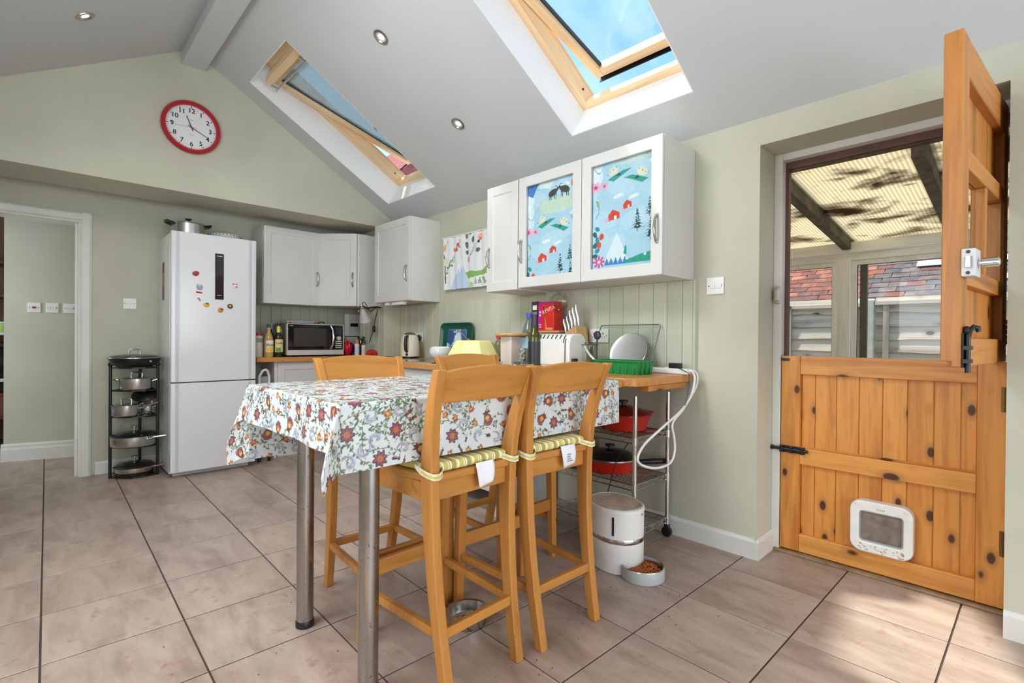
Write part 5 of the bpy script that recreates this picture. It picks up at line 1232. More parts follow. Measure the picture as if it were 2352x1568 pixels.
# toaster
to = thing('toaster', 'white long-slot toaster with black vents', 'toaster', (2.30, 1.99, WZ))
pf = [(-.075, .012), (.075, .012), (.082, .03), (.082, .15), (.074, .185), (.055, .207), (.03, .214), (-.03, .214), (-.055, .207), (-.074, .185), (-.082, .15), (-.082, .03)]
mk('body', MB().prism(pf, 'y', -.145, .145), paint('toaster_white', (228, 228, 224), .25, .02, 4, 0), to, smooth=True, bev=.01, seg=3)
mk('face_panel', MB().box(-.0865, -.09, .03, -.080, .10, .182), MATS['toaster_white'], to, bev=.006, seg=3)
vn = MB()
for k in range(7): y = -.105+.033*k; vn.tube([(-.0815, y, .158), (-.078, y, .183), (-.060, y, .206)], .0028, 6)
mk('vent_slots', vn, M_black, to)
mk('slot', MB().box(-.03, -.12, .210, -.01, .12, .2155).box(.01, -.12, .210, .03, .12, .2155), M_black, to)
mk('end_groove', MB().tube([(-.083, -.118, .03), (-.083, -.118, .15), (-.075, -.118, .185)], .003, 6), M_black, to)
mk('lever', MB().box(-.06, -.165, .05, -.02, -.145, .07), M_black, to, bev=.004)
# boxes on the bread bin, knife block
bin_ = thing('bread_bin', 'wooden bread bin behind the toaster', 'bread bin', (2.48, 2.22, WZ)); mk('body', MB().box(-.09, -.15, 0, .085, .13, .222), M_block, bin_, bev=.01); mk('lid', MB().box(-.095, -.155, .222, .088, .135, .236), M_block, bin_, bev=.004)
cb = thing('cracker_box', 'red and magenta cracker box standing on the bread bin, partly wrapped in film', 'box', (2.47, 2.235, WZ+.236))
M_mag = MM('carton_magenta', (196, 26, 112)); M_redc = MM('carton_red', (214, 44, 30))
mk('carton', MB().box(-.045, -.09, 0, .045, .045, .19), M_redc, cb, bev=.002)
mk('side_band', MB().box(-.0462, .012, 0.002, -.0448, .0455, .188).box(-.0466, -.0895, .17, -.0446, .045, .1895), M_mag, cb)
for z0 in (.095, .115): mk('print', MB().box(-.0472, .022, z0, -.0458, .036, z0+.014), M_white, cb)
mk('print', MB().box(-.0472, .018, .02, -.0458, .04, .024).box(-.0472, .018, .03, -.0458, .038, .033).box(-.0472, .018, .04, -.0458, .041, .043), M_white, cb)
tx = xf(text_mb('RYVITA', .034), frameM((-.0468, -.045, .135), (0, -1, .35), (-1, 0, 0))); mk('lettering', tx, M_white, cb)
mk('cracker_picture', MB().prism([(-.085, .005), (-.02, .005), (-.005, .17), (.005, .175), (-.01, .15), (-.03, .02), (-.08, .02)], 'x', -.0464, -.0452), MM('cracker_tan', (226, 156, 92)), cb)
kb2 = thing('cereal_box', 'black and grey carton standing on the bread bin behind the wine bottle', 'box', (2.47, 2.325, WZ+.236)); mk('carton', MB().box(-.045, -.035, 0, .045, .02, .195), paint('carton_black', (56, 52, 58), .45, .1, 10, 0), kb2, bev=.002)
mk('panel', MB().box(-.0462, -.03, .14, -.0445, .008, .17), M_lab, kb2); mk('panel', MB().box(-.0462, -.03, .06, -.0445, .01, .125), MM('carton_grey', (140, 140, 144)), kb2); mk('print', MB().box(-.0466, -.025, .01, -.0445, -.012, .035).box(-.0466, -.02, .148, -.0455, -.01, .162), M_white, kb2)
crumple('green and red crisp packet behind the water bottle', (2.50, 2.385, WZ), .035, .375, MM('packet_green', (20, 128, 92)), seed=4, name='crisp_packet')
fb = thing('film_bag', 'clear film bag bunched on top of the cracker box', 'bag', (2.46, 2.135, WZ+.425))
def fbf(u, v):
    a = 2*PI*u; ph = PI*(v-.5); k = 1+.25*math.sin(4*a+1)+.14*math.sin(9*a+5*v); return (.05*k*math.cos(a)*math.cos(ph), .06*k*math.sin(a)*math.cos(ph), .055*math.sin(ph)*(1+.2*math.sin(3*a)))
mk('film', MB().grid(fbf, 26, 12), glassy('cling_film', (244, 244, 240), .16, .08), fb, smooth=True)
kb = thing('knife_block', 'pale wooden knife block with steel-handled knives', 'knife block', (2.46, 1.985, WZ))
mk('block', MB().prism([(-.078, 0), (-.036, .262), (-.026, .265), (.075, .205), (.075, 0)], 'x', -.055, .055), M_block, kb, bev=.004)
for k in range(6):
    y = .058-.0165*k; zf = .215+.0095*k; L = .10+.008*k; x = -.03+.012*(k % 3); p0 = Vector((x, y, zf-.004)); dv = Vector((-.10, .10, 1)).normalized()
    mk('knife_handle', MB().tube([p0, p0+dv*L*.4-Vector((0, .004, 0)), p0+dv*L*.8+Vector((0, .005, 0)), p0+dv*L], [.0085, .0105, .0095, .011], 8), M_steel, kb, smooth=True)
# glass board, steel plate, jug, whisk, green crate
gbd = thing('glass_board', 'clear glass worktop saver with etched corner rings leaning on the boarding', 'board', (2.432, 1.66, WZ+.002))
Mg = Matrix.Rotation(.43, 4, 'Y') @ Matrix.Rotation(.0, 4, 'X')
gp_ = rrect(.41, .29, .015); gm = MB(Mg @ Matrix.Translation((0, 0, .149))).prism([(a, b) for a, b in gp_], 'x', -.003, .003)
mk('pane', gm, M_glass, gbd); mk('edge', xf(ring_mb(rrect(.413, .293, .016), rrect(.407, .287, .014), 'x', -.0035, .0035), Mg @ Matrix.Translation((0, 0, .149))), MM('glass_edge', (110, 128, 112), .2), gbd)
rg = MB(Mg @ Matrix.Translation((-.0045, -.135, .225)))
for r in (.048, .038, .028, .018): rg.tube([(0, r*math.cos(a*PI/14), r*math.sin(a*PI/14)) for a in range(28)], .0011, 5, closed=True)
mk('etched_rings', rg, M_grey, gbd)
pp = thing('steel_plate', 'round brushed steel plate leaning in front of the glass board', 'plate', (2.411, 1.605, WZ+.003))
Mp_ = Matrix.Rotation(.43, 4, 'Y')
mk('disc', MB(Mp_ @ Matrix.Translation((0, 0, .119)) @ Matrix.Rotation(PI/2, 4, 'Y')).lathe([(0, -.004), (.10, -.003), (.118, -.007), (.1195, -.004), (.118, -.002), (.10, .001), (0, .0)], (0, 0, 0), 56), metal('brushed_plate', (206, 206, 206), .3, (40, 1, 1)), pp, smooth=True)
jg = thing('measuring_jug', 'clear measuring jug with printed scale and black rim behind the green crate', 'jug', (2.40, 1.85, WZ))
mk('glass', MB().lathe([(0, 0), (.05, 0), (.062, .148), (.060, .148), (.048, .004), (0, .004)], (0, 0, 0), 28), M_glass, jg, smooth=True); mk('rim', MB().lathe([(.061, .146), (.066, .147), (.066, .151), (.061, .151)], (0, 0, 0), 28), MM('rim_darkgreen', (44, 62, 50)), jg, smooth=True)
sc_ = MB()
for k in range(9): sc_.box(-.001, -.012, .03+.012*k, .001, .006 if k % 2 else .012, .032+.012*k)
mk('scale', xf(sc_, Matrix.Translation((-.0585, -.0, 0))), M_grey, jg)
wh = thing('ladle', 'black ladle standing head up in front of the socket', 'ladle', (2.38, 1.765, WZ)); mk('head', MB().ell((0, 0, .205), .013, .0255, .026, 18, 12), MM('ladle_grey', (46, 48, 60)), wh, smooth=True); mk('handle', MB().tube([(0, .0, .18), (.0, .004, .12), (.0, .003, .0)], .0045), M_black, wh, smooth=True)
br = thing('washing_up_brush', 'white curved brush handle resting in the measuring jug', 'brush', (2.37, 1.80, WZ)); mk('handle', MB().tube([(0, .055, .155), (-.002, .035, .12), (0, .005, .085), (.0, -.04, .05), (0, -.09, .02)], [.007, .007, .007, .006, .006]), M_white, br, smooth=True); mk('head', MB().ell((.0, .058, .158), .012, .016, .007), MATS['ladle_grey'], br, smooth=True)
gc = thing('green_crate', 'green ribbed plastic tray standing on the end of the worktop', 'crate', (2.305, 1.535, WZ))
w2_, h2_, d2_ = .285, .155, .068
def crate():
    o1 = [(-h2_/2*.88, -w2_/2*.93), (h2_/2*.88, -w2_/2*.93), (h2_/2*.88, w2_/2*.93), (-h2_/2*.88, w2_/2*.93)]; o2 = [(-h2_/2, -w2_/2), (h2_/2, -w2_/2), (h2_/2, w2_/2), (-h2_/2, w2_/2)]
    vs = [(p[0], p[1], 0) for p in o1]+[(p[0], p[1], d2_) for p in o2]+[(p[0]*.97, p[1]*.98, d2_) for p in o2]+[(p[0]*.97, p[1]*.98, .004) for p in o1]; fs = [(3, 2, 1, 0), (12, 13, 14, 15)]
    for i in range(4): j = (i+1) % 4; fs += [(i, j, 4+j, 4+i), (4+i, 4+j, 8+j, 8+i), (8+i, 8+j, 12+j, 12+i)]
    return MB().add(vs, fs)
mk('body', crate(), M_green, gc, bev=.004)
mk('rim', ring_mb([(-.088, -.152), (.088, -.152), (.088, .152), (-.088, .152)], [(-.074, -.139), (.074, -.139), (.074, .139), (-.074, .139)], 'z', d2_-.002, d2_+.003), M_green, gc, bev=.001)
for k in range(6): y = -.11+.044*k; mk('rib', MB().prism([(y-.004, .004), (y+.004, .004), (y+.0045, d2_-.003), (y-.0045, d2_-.003)], 'x', -.0765, -.070), M_green, gc, bev=.001)
for k in range(3): x = -.04+.04*k; mk('rib', MB().box(x-.004, -.143, .004, x+.004, -.132, d2_-.003), M_green, gc, bev=.001)
# extension lead and adapter
xl = thing('extension_lead', 'white extension lead on the worktop end with cable looping down', 'extension lead', (2.50, 1.37, WZ))
mk('block', MB().box(-.026, -.115, 0, .026, .16, .03), M_white, xl, bev=.006); mk('rocker', MB().box(-.008, -.0, .03, .008, .02, .035), M_white, xl)
mk('flex', MB().tube(curvy([(.0, -.112, .018), (.005, -.125, .018), (.02, -.135, -.02), (-.02, -.138, -.10), (-.12, -.138, -.17), (-.32, -.135, -.245), (-.46, -.132, -.30), (-.52, -.132, -.355), (-.48, -.132, -.395), (-.36, -.135, -.428), (-.23, -.135, -.425), (-.19, -.137, -.37), (-.20, -.138, -.30), (-.215, -.137, -.23), (-.11, -.138, -.17), (.02, -.139, -.07), (.045, -.137, -.01), (.03, -.130, .015), (.01, -.118, .022)]), .0062, 10), M_white, xl, smooth=True)
ad = thing('phone_charger', 'small black charger plugged into the white extension lead', 'charger', (2.50, 1.335, WZ+.03)); mk('body', MB().box(-.018, -.032, .0, .018, .032, .028), M_black, ad, bev=.003)
mk('flex', MB().tube([(-.019, -.01, .01), (-.04, -.05, -.0), (-.05, -.102, -.02), (-.055, -.106, -.08), (-.075, -.106, -.14), (-.10, -.106, -.19)], .0022, 6), M_black, ad, smooth=True)

dt = thing('drain_tray', 'shallow stainless drainer tray beside the pink canister', 'tray', (2.13, 2.26, WZ))
mk('body', ring_mb(rrect(.26, .36, .03), rrect(.25, .35, .027), 'z', 0, .028).prism(rrect(.255, .355, .028), 'z', .0005, .004), M_steel, dt, smooth=True); mk('rim', ring_mb(rrect(.272, .372, .036), rrect(.25, .35, .027), 'z', .0275, .031), M_steel, dt)
# ================================================================== UNDER THE WORKTOP END
rk = thing('wire_rack', 'chrome wire shelf trolley on castors under the worktop end', 'rack', (2.37, 1.67, 0))
rx, ry = .165, .275
for sx in (-1, 1):
    for sy in (-1, 1):
        hh = .80 if sy < 0 else .78
        p_ = MB().cyl((sx*rx, sy*ry, .07), (sx*rx, sy*ry, hh), .0115, n=12)
        for k in range(26): p_.cyl((sx*rx, sy*ry, .09+.026*k), (sx*rx, sy*ry, .093+.026*k), .0125, n=10)
        po = mk('post', p_, M_chrome, rk, smooth=True)
        mk('castor', MB().cyl((sx*rx-.011, sy*ry, .028), (sx*rx+.011, sy*ry, .028), .028, n=18).box(sx*rx-.014, sy*ry-.012, .03, sx*rx+.014, sy*ry+.012, .07), M_black, po, bev=.002)
for z in (.105, .345, .585):
    sm = MB()
    for zz in (z, z-.028):
        for (a, b) in (((-rx, -ry), (rx, -ry)), ((rx, -ry), (rx, ry)), ((rx, ry), (-rx, ry)), ((-rx, ry), (-rx, -ry))): sm.cyl((*a, zz), (*b, zz), .0032, n=6)
    for k in range(15): x = -rx+.0226*k; sm.cyl((x, -ry, z+.003), (x, ry, z+.003), .002, n=6)
    for k in range(3): y = -ry*.5+.14*k; sm.cyl((-rx, y, z-.001), (rx, y, z-.001), .003, n=6)
    for s, L, ax in ((-1, 2*rx, 'x'), (1, 2*rx, 'x'), (-1, 2*ry, 'y'), (1, 2*ry, 'y')):
        nseg = int(L/.04)
        for k in range(nseg):
            a, b = -L/2+L*k/nseg, -L/2+L*(k+1)/nseg; za, zb_ = (z, z-.028) if k % 2 else (z-.028, z)
            if ax == 'x': sm.cyl((a, s*ry, za), (b, s*ry, zb_), .0018, n=5)
            else: sm.cyl((s*rx, a, za), (s*rx, b, zb_), .0018, n=5)
    for sx in (-1, 1):
        for sy in (-1, 1): sm.cyl((sx*rx, sy*ry, z-.034), (sx*rx, sy*ry, z+.004), .016, n=12)
    mk('shelf', sm, M_steel, rk)
def redpan(label, loc, r, h, rz, lidkind):
    t = thing('red_pan', label, 'pan', loc, rz, 'red enamelled pans on the wire trolley')
    mk('body', MB().lathe([(0, 0), (r*.72, 0), (r*.82, .006), (r, h-.004), (r+.004, h), (r-.004, h), (r*.8, .012), (0, .008)], (0, 0, 0), 44), M_red, t, smooth=True)
    if lidkind == 'glass':
        ld = mk('lid', MB().lathe([(r+.003, h), (r+.004, h+.008), (r-.004, h+.010), (r*.7, h+.036), (r*.3, h+.048), (0, h+.05)], (0, 0, 0), 44), M_darklid, t, smooth=True)
        mk('lid_rim', MB().lathe([(r+.004, h+.001), (r+.006, h+.005), (r+.004, h+.010), (r-.002, h+.011)], (0, 0, 0), 44), M_steel, ld, smooth=True)
    else: ld = mk('lid', MB().lathe([(r+.003, h), (r+.003, h+.006), (r*.9, h+.018), (r*.4, h+.042), (0, h+.048)], (0, 0, 0), 44), paint('dark_red_enamel', (120, 24, 14), .2, .06, 6, 0), t, smooth=True)
    z = h+.048; mk('lid_knob', MB().lathe([(.012, z-.002), (.01, z+.012), (.026, z+.016), (.027, z+.026), (0, z+.03)], (0, 0, 0), 20), M_black, ld, smooth=True)
    return t
p1 = redpan('red enamelled casserole with dark red lid on the top shelf of the wire trolley', (2.385, 1.585, .589), .150, .085, -.3, 'cast')
mk('side_handle', MB().tube([(.145, -.035, .075), (.19, -.026, .082), (.195, .026, .082), (.145, .035, .075)], .008, 8).tube([(-.145, -.035, .075), (-.19, -.026, .082), (-.195, .026, .082), (-.145, .035, .075)], .008, 8), M_red, p1, smooth=True)
p2 = redpan('red frying pan with a dark glass lid on the middle shelf of the wire trolley', (2.36, 1.655, .349), .155, .072, -.85, 'glass')
mk('handle', MB().tube([(.15, 0, .05), (.20, 0, .052), (.24, 0, .055), (.33, 0, .06)], [.012, .015, .016, .014], 10), M_black, p2, smooth=True); mk('handle_end', MB().cyl((.33, 0, .06), (.345, 0, .061), .015, n=16), M_steel, p2, smooth=True)
bx = thing('blue_box', 'flat blue box on the middle shelf behind the red frying pan', 'box', (2.25, 1.80, .350)); mk('body', MB().box(-.03, -.02, 0, .2, .13, .055), paint('blue_carton', (58, 74, 128), .5, .08, 6, 0), bx, bev=.003); mk('lid', MB().box(-.032, -.022, .04, .202, .132, .0565), MATS['blue_carton'], bx, bev=.002)
cdb = thing('cardboard_box', 'brown cardboard box on top of the flat blue box', 'box', (2.26, 1.80, .4065)); mk('carton', MB().box(-.03, -.01, 0, .18, .12, .09), paint('cardboard', (150, 104, 62), .8, .1, 10, .1), cdb, bev=.002); mk('tape', MB().box(-.0308, .04, .0, .1806, .07, .0908), MM('brown_tape', (170, 128, 80)), cdb)
# ---- pet feeder, bowls
pf = thing('pet_feeder', 'white oval automatic pet feeder with a steel band, beside the stool', 'pet feeder', (2.055, 1.402, 0), -.42)
def ovl(rx_, ry_, z, n=40): return [(rx_*math.cos(2*PI*k/n)*(1-.04*math.cos(4*PI*k/n)), ry_*math.sin(2*PI*k/n), z) for k in range(n)]
def loft(loops):
    n = len(loops[0]); vs = [p for l in loops for p in l]; fs = []
    for a in range(len(loops)-1):
        for i in range(n): j = (i+1) % n; fs.append((a*n+i, a*n+j, (a+1)*n+j, (a+1)*n+i))
    fs += [tuple(range(n))[::-1], tuple((len(loops)-1)*n+i for i in range(n))]
    return MB().add(vs, fs)
fa, fb_ = .125, .150
mk('lower_body', loft([ovl(fa*.97, fb_*.97, .002), ovl(fa, fb_, .01), ovl(fa, fb_, .162)]), M_white, pf, smooth=True)
mk('steel_band', loft([ovl(fa*.99, fb_*.99, .160), ovl(fa*1.004, fb_*1.004, .164), ovl(fa*1.004, fb_*1.004, .186), ovl(fa*.99, fb_*.99, .19)]), M_chrome, pf, smooth=True)
mk('hopper', loft([ovl(fa, fb_, .187), ovl(fa, fb_, .322)]), M_white, pf, smooth=True)
mk('lid', loft([ovl(fa*1.015, fb_*1.015, .322), ovl(fa*1.02, fb_*1.02, .328), ovl(fa*1.01, fb_*1.01, .338), ovl(fa*.96, fb_*.96, .343), ovl(fa*.93, fb_*.93, .340)]), M_white, pf, smooth=True)
M_dust = paint('dusty_lid', (206, 190, 172), .8, .12, 14, .1)
mk('lid_panel', loft([ovl(fa*.9, fb_*.9, .338), ovl(fa*.9, fb_*.9, .3425)]), M_dust, pf, smooth=True)
pf.scale = (1, 1, .87)
def onwall(a, z, w, h, out=.001):
    pts = []
    for k in range(5):
        aa = a+(k-2)/4*w/ .137; pts.append((fa*1.002*math.cos(aa)*(1-.04*math.cos(2*aa)), fb_*1.002*math.sin(aa)))
    vs = [(p[0], p[1], z-h/2) for p in pts]+[(p[0], p[1], z+h/2) for p in pts]+[(p[0]*1.01, p[1]*1.01, z-h/2) for p in pts]+[(p[0]*1.01, p[1]*1.01, z+h/2) for p in pts]; fs = []
    for k in range(4): fs += [(k, k+1, 6+k, 5+k), (10+k, 15+k, 16+k, 11+k), (k, 10+k, 11+k, k+1), (5+k, 6+k, 16+k, 15+k)]
    fs += [(0, 5, 15, 10), (4, 14, 19, 9)]
    return MB().add(vs, fs)
mk('food_window', onwall(math.radians(228), .256, .011, .098), paint('dark_window', (36, 24, 48), .1, .1, 4, 0), pf)
mk('lid_catch', onwall(math.radians(296), .312, .014, .012), M_grey, pf)
mk('lid_scoop', MB().prism([(.02, -.13), (.075, -.105), (.10, -.06), (.06, -.085)], 'z', .3405, .3445), M_grey, pf)
mk('band_sensor', onwall(math.radians(294), .174, .026, .018), M_disp, pf)
mk('flex', MB().tube(curvy([(-.05, .15, .03), (-.02, .18, .10), (.06, .19, .30), (.10, .17, .5), (.16, .15, .62)]), .0028, 6), M_black, pf, smooth=True)
bw = thing('food_bowl', 'steel bowl of brown kibble in front of the white pet feeder', 'pet bowl', (2.022, 1.232, 0))
bw.scale = (1.1, 1.1, 1.05)
mk('body', MB().lathe([(0, 0), (.085, 0), (.088, .004), (.0875, .052), (.085, .055), (.081, .053), (.074, .018), (.06, .012), (0, .011)], (0, 0, 0), 44), M_steel, bw, smooth=True)
mk('outer_shell', MB().lathe([(.0855, .0005), (.0892, .002), (.0897, .006), (.0892, .050), (.0876, .052)], (0, 0, 0), 44), paint('pale_grey_plastic', (176, 180, 180), .45, .04, 6, 0), bw, smooth=True)
kbl = MB(); R_ = np.random.RandomState(3)
for k in range(260):
    a = R_.uniform(0, 2*PI); r = .071*math.sqrt(R_.uniform(0, 1)); hgt = .028+.022*(1-(r/.075)**2)*(.55+.45*math.sin(a+2.6))+R_.uniform(0, .006)
    kbl.ell((r*math.cos(a), r*math.sin(a), hgt), R_.uniform(.0042, .0058), R_.uniform(.0042, .0058), .0038, 6, 4)
kbl.lathe([(0, .012), (.06, .012), (.074, .030), (.05, .038), (0, .042)], (0, 0, 0), 20)
mk('kibble', kbl, paint('kibble', (164, 92, 40), .8, .25, 120, .2), bw, smooth=True)['kind'] = 'stuff'
b2 = thing('water_bowl', 'empty low steel pet bowl on the floor behind the nearest stool legs', 'pet bowl', (1.205, 1.488, 0))
mk('body', MB().lathe([(0, 0), (.064, 0), (.069, .004), (.075, .044), (.078, .046), (.078, .049), (.071, .047), (.064, .008), (0, .006)], (0, 0, 0), 44), M_steel, b2, smooth=True)
lf = MB()
for k in range(9): a = rng.uniform(0, 6.28); r = rng.uniform(0, .035); lf.ell((r*math.cos(a)+.01, r*math.sin(a)+.005, .010), rng.uniform(.004, .010), rng.uniform(.003, .006), .003, 7, 4)
mk('food_scraps', lf, paint('food_scrap', (64, 34, 24), .7, .2, 40, 0), b2)['kind'] = 'stuff'
cr_ = MB()
for k in range(150):
    x, y = rng.uniform(.3, 2.3), rng.uniform(.9, 2.2)
    if rng.rand() < .5: x, y = rng.normal(1.9, .25), rng.normal(1.15, .12)
    if x > 2.5: continue
    r = rng.uniform(.0012, .003); cr_.ell((x, y, r*.5), r, r*.7, r*.5, 5, 3)
crm = mk('floor_crumbs', cr_, M_leaf); tag(crm, 'dark crumbs scattered on the tiles round the stools', 'crumbs'); crm['kind'] = 'stuff'
mt2 = thing('doormat', 'corner of a dark doormat at the hall opening', 'mat', (-.52, 5.02, .0)); mk('pile', MB().box(-.3, -.02, 0, .27, .30, .012), paint('mat_pile', (46, 42, 40), .95, .2, 80, .4), mt2, bev=.004); mk('binding', MB().box(-.306, -.026, 0, .276, .306, .006), M_black, mt2)

# ================================================================== ON THE WALLS
ct = thing('fabric_curtain', 'white printed fabric hanging on a wire between two wall cupboards', 'curtain', (WX, 3.09, 1.50))
cv = Cv(.92, .45, .002, (228, 232, 232)); R_ = np.random.RandomState(8)
DGr, OLV = (92, 104, 88), (120, 134, 92)
def cl(x, z): return (x, z)
# local u: 0 at the far (left) end
cv.poly([(.10, .0), (.16, .12), (.21, .20), (.245, .24), (.28, .19), (.34, .02), (.345, .0)], (190, 208, 232)); cv.poly([(.175, .13), (.21, .20), (.245, .25), (.275, .19), (.262, .15), (.245, .19), (.232, .13), (.215, .18), (.2, .12)], (238, 240, 240))
cv.poly([(.30, .13), (.33, .075), (.42, .085), (.50, .092), (.58, .10), (.60, .16), (.55, .155), (.50, .13), (.44, .125), (.38, .14)], (138, 178, 98)); cv.ell(.52, .148, .03, .012, .1, (232, 236, 228))
cv.line([(.015, .30), (.03, .20), (.04, .06)], .012, (104, 32, 42)); cv.line([(.0, .33), (.03, .36), (.06, .42)], .004, (60, 52, 46)); cv.line([(.05, .16), (.09, .22), (.14, .28), (.19, .35), (.23, .40)], .005, (70, 60, 66))
for k in range(20): t_ = R_.uniform(0, 1); cv.leaf(.05+.18*t_, .14+.26*t_, R_.uniform(.02, .04), .008, R_.uniform(0, 6.3), [(126, 160, 128), (150, 186, 180), (108, 128, 92), (176, 196, 172)][R_.randint(4)])
for x, z in ((.15, .335), (.185, .33), (.205, .37)): cv.ell(x, z, .016, .016, 0, (226, 72, 56))
cv.ell(.02, .36, .02, .028, 0, (236, 170, 140)); cv.ell(.035, .24, .03, .035, 0, (214, 224, 190))
cv.line([(.36, .25), (.40, .31), (.42, .36)], .004, DGr); cv.line([(.36, .25), (.44, .33), (.48, .38)], .004, DGr)
for x, z, L, a in ((.31, .40, .05, 1.4), (.33, .34, .05, 2.2), (.32, .32, .055, 1.6), (.40, .36, .06, 1.5), (.44, .29, .05, .3), (.34, .28, .045, 2.6), (.36, .43, .03, 1.2)): cv.leaf(x, z, L, .018, a, OLV if z > .38 else DGr)
cv.ell(.49, .40, .025, .03, 0, (238, 176, 140)); cv.ell(.485, .385, .012, .012, 0, (214, 106, 84)); cv.ell(.47, .365, .01, .012, .5, (60, 52, 46))
for k in range(7): cv.ell(.345+.016*math.cos(k*.9), .232+.016*math.sin(k*.9), .011, .006, k*.9, (232, 130, 160))
cv.poly([(.57, .40), (.57, .415), (.59, .43), (.61, .415), (.61, .40)], (212, 48, 40))
for q in range(2):
    for r in range(6):
        for k in range(1+r): cv.ell(.44+.045*q+(k-r/2)*.007, .075-.009*r, .0045, .003, 0, (78, 92, 88))
cv.poly([(.36, .03), (.385, .05), (.41, .03), (.41, .008), (.36, .008)], (190, 200, 140))
for k in range(4): cv.leaf(.54, .02+.01*k, .045, .012, .6+.6*k, (140, 170, 100))
for k in range(12): cv.line([(.0, .01+.01*k), (.02, .012+.01*k)], .003, (90, 90, 100), .5)
u_ = np.linspace(0, .92, 260); v_2 = np.linspace(0, .45, 120); P3 = []
for v in v_2:
    for u in u_: P3.append((-.036-.006*math.sin(u*34)*(1-v)-.004*math.sin(u*71+v*3), .455-u, v))
printed('fabric', P3, gridF(260, 120), cv.at(*np.meshgrid(u_, v_2)).reshape(-1, 3), M_print, ct)
mk('hem', MB().tube([(-.036, .455-.0775*k, .447) for k in range(13)], .006, 8), paint('hem_cloth', (226, 228, 226), .8, .03, 10, .1), ct, smooth=True)
mk('wire_hook', MB().tube([(-.002, .465, .447), (-.02, .468, .45), (-.036, .462, .447)], .004, 6).ell((-.03, .47, .449), .012, .012, .008), M_white, ct, smooth=True)
# clock
ck = thing('wall_clock', 'round red-rimmed wall clock on the gable wall', 'clock', (.842, GY, 2.634))
Ry = Matrix.Rotation(PI/2, 4, 'X')          # lathe axis z -> -y
mk('rim', MB(Ry).lathe([(.158, .0), (.186, .0), (.192, .012), (.190, .034), (.180, .046), (.168, .046), (.163, .038), (.160, .016)], (0, 0, 0), 64), M_clockred, ck, smooth=True)
mk('dial', MB(Ry).lathe([(0, .012), (.165, .012), (.165, .016), (0, .016)], (0, 0, 0), 64), M_flour, ck)
tk = MB()
for k in range(60):
    a = 2*PI*k/60; big = k % 5 == 0; r0, r1, w = (.143, .157, .0022) if big else (.149, .156, .0008)
    M_ = Matrix.Rotation(a, 4, 'Y'); q = MB(M_).box(-w, -.0172, r0, w, -.0158, r1); tk.add(q.v, q.f)
mk('minute_marks', tk, M_labk, ck)['kind'] = 'stuff'
for k in range(1, 13):
    a = 2*PI*k/12; x, z = .122*math.sin(a), .122*math.cos(a)
    nm_ = xf(text_mb(str(k), .046, bold=.0009), frameM((x, -.0168, z), (1, 0, 0), (0, -1, 0))); mk('numeral', nm_, M_labk, ck)
def hand(nm, ang, L, back, w, y, mt):
    M_ = Matrix.Rotation(ang, 4, 'Y'); mk(nm, MB(M_).add([(-w, y, -back), (w, y, -back), (w*.7, y, L), (-w*.7, y, L), (-w, y-.0012, -back), (w, y-.0012, -back), (w*.7, y-.0012, L), (-w*.7, y-.0012, L)], [(3, 2, 1, 0), (4, 5, 6, 7), (0, 1, 5, 4), (1, 2, 6, 5), (2, 3, 7, 6), (3, 0, 4, 7)]), mt, ck)
hand('hour_hand', math.radians(-22), .085, .025, .0035, -.019, M_labk)
hand('minute_hand', math.radians(116), .118, .025, .0026, -.0215, M_labk)
hand('second_hand', math.radians(-94), .12, .03, .0007, -.024, MM('hand_red', (190, 60, 60)))
mk('pin', MB(Ry).lathe([(0, .016), (.006, .016), (.005, .026), (0, .027)], (0, 0, 0), 14), M_clockred, ck)
mk('maker_mark', xf(text_mb('adm', .016), frameM((0, -.0165, .055), (1, 0, 0), (0, -1, 0))), M_grey, ck); mk('maker_mark', xf(text_mb('QUARTZ', .008), frameM((0, -.0165, -.055), (1, 0, 0), (0, -1, 0))), M_grey, ck)
mk('glass', MB(Ry).lathe([(0, .040), (.162, .040), (.162, .042), (0, .042)], (0, 0, 0), 48), glassy('clock_glass', (254, 254, 254), .06), ck)
# ---- recessed spotlights in the sloping ceiling
M_bulb = emit('lit_bulb', (255, 250, 244), 9.)
M_sp = metal('spot_rim', (196, 190, 180), .25)
def spot(label, x, y, side, tilt):
    if side > 0: z = RZ-.588*(x-RX); n = -NR
    else: z = RZ-.569*(RX-x); n = Vector((math.sin(AL), 0, -math.cos(AL)))
    t = thing('recessed_spotlight', label, 'light', (0, 0, 0), 0, 'recessed ceiling spotlights')
    t.matrix_world = frameM((x, y, z), (0, 1, 0), n)
    mk('rim', MB().lathe([(.030, .0), (.047, .0), (.046, .004), (.034, .006), (.030, .002)], (0, 0, 0), 32), M_sp, t, smooth=True)
    mk('reflector', MB().lathe([(.030, .001), (.024, -.006), (.0, -.012)], (0, 0, 0), 24), M_chrome, t, smooth=True)
    mk('bulb', MB(Matrix.Rotation(tilt, 4, 'Y')).lathe([(0, .004), (.014, .003), (.021, -.004), (.02, -.008), (0, -.008)], (0, 0, 0), 24), M_bulb, t, smooth=True)
    w = Vector((x, y, z))+n*.02
    light('spotlight_beam', 'SPOT', w, w+Vector((0, 0, -1)), 6, color=(1, .97, .92), spot_size=1.5, spot_blend=.6, shadow_soft_size=.03)
spot('lit recessed spotlight in the slope above the clock side, left of the white beam', .20, 3.655, -1, .2)
spot('lit recessed spotlight between the two rooflights, the higher one', 1.471, 2.674, 1, .1)
spot('lit recessed spotlight between the two rooflights, the lower one', 2.042, 2.672, 1, .1)

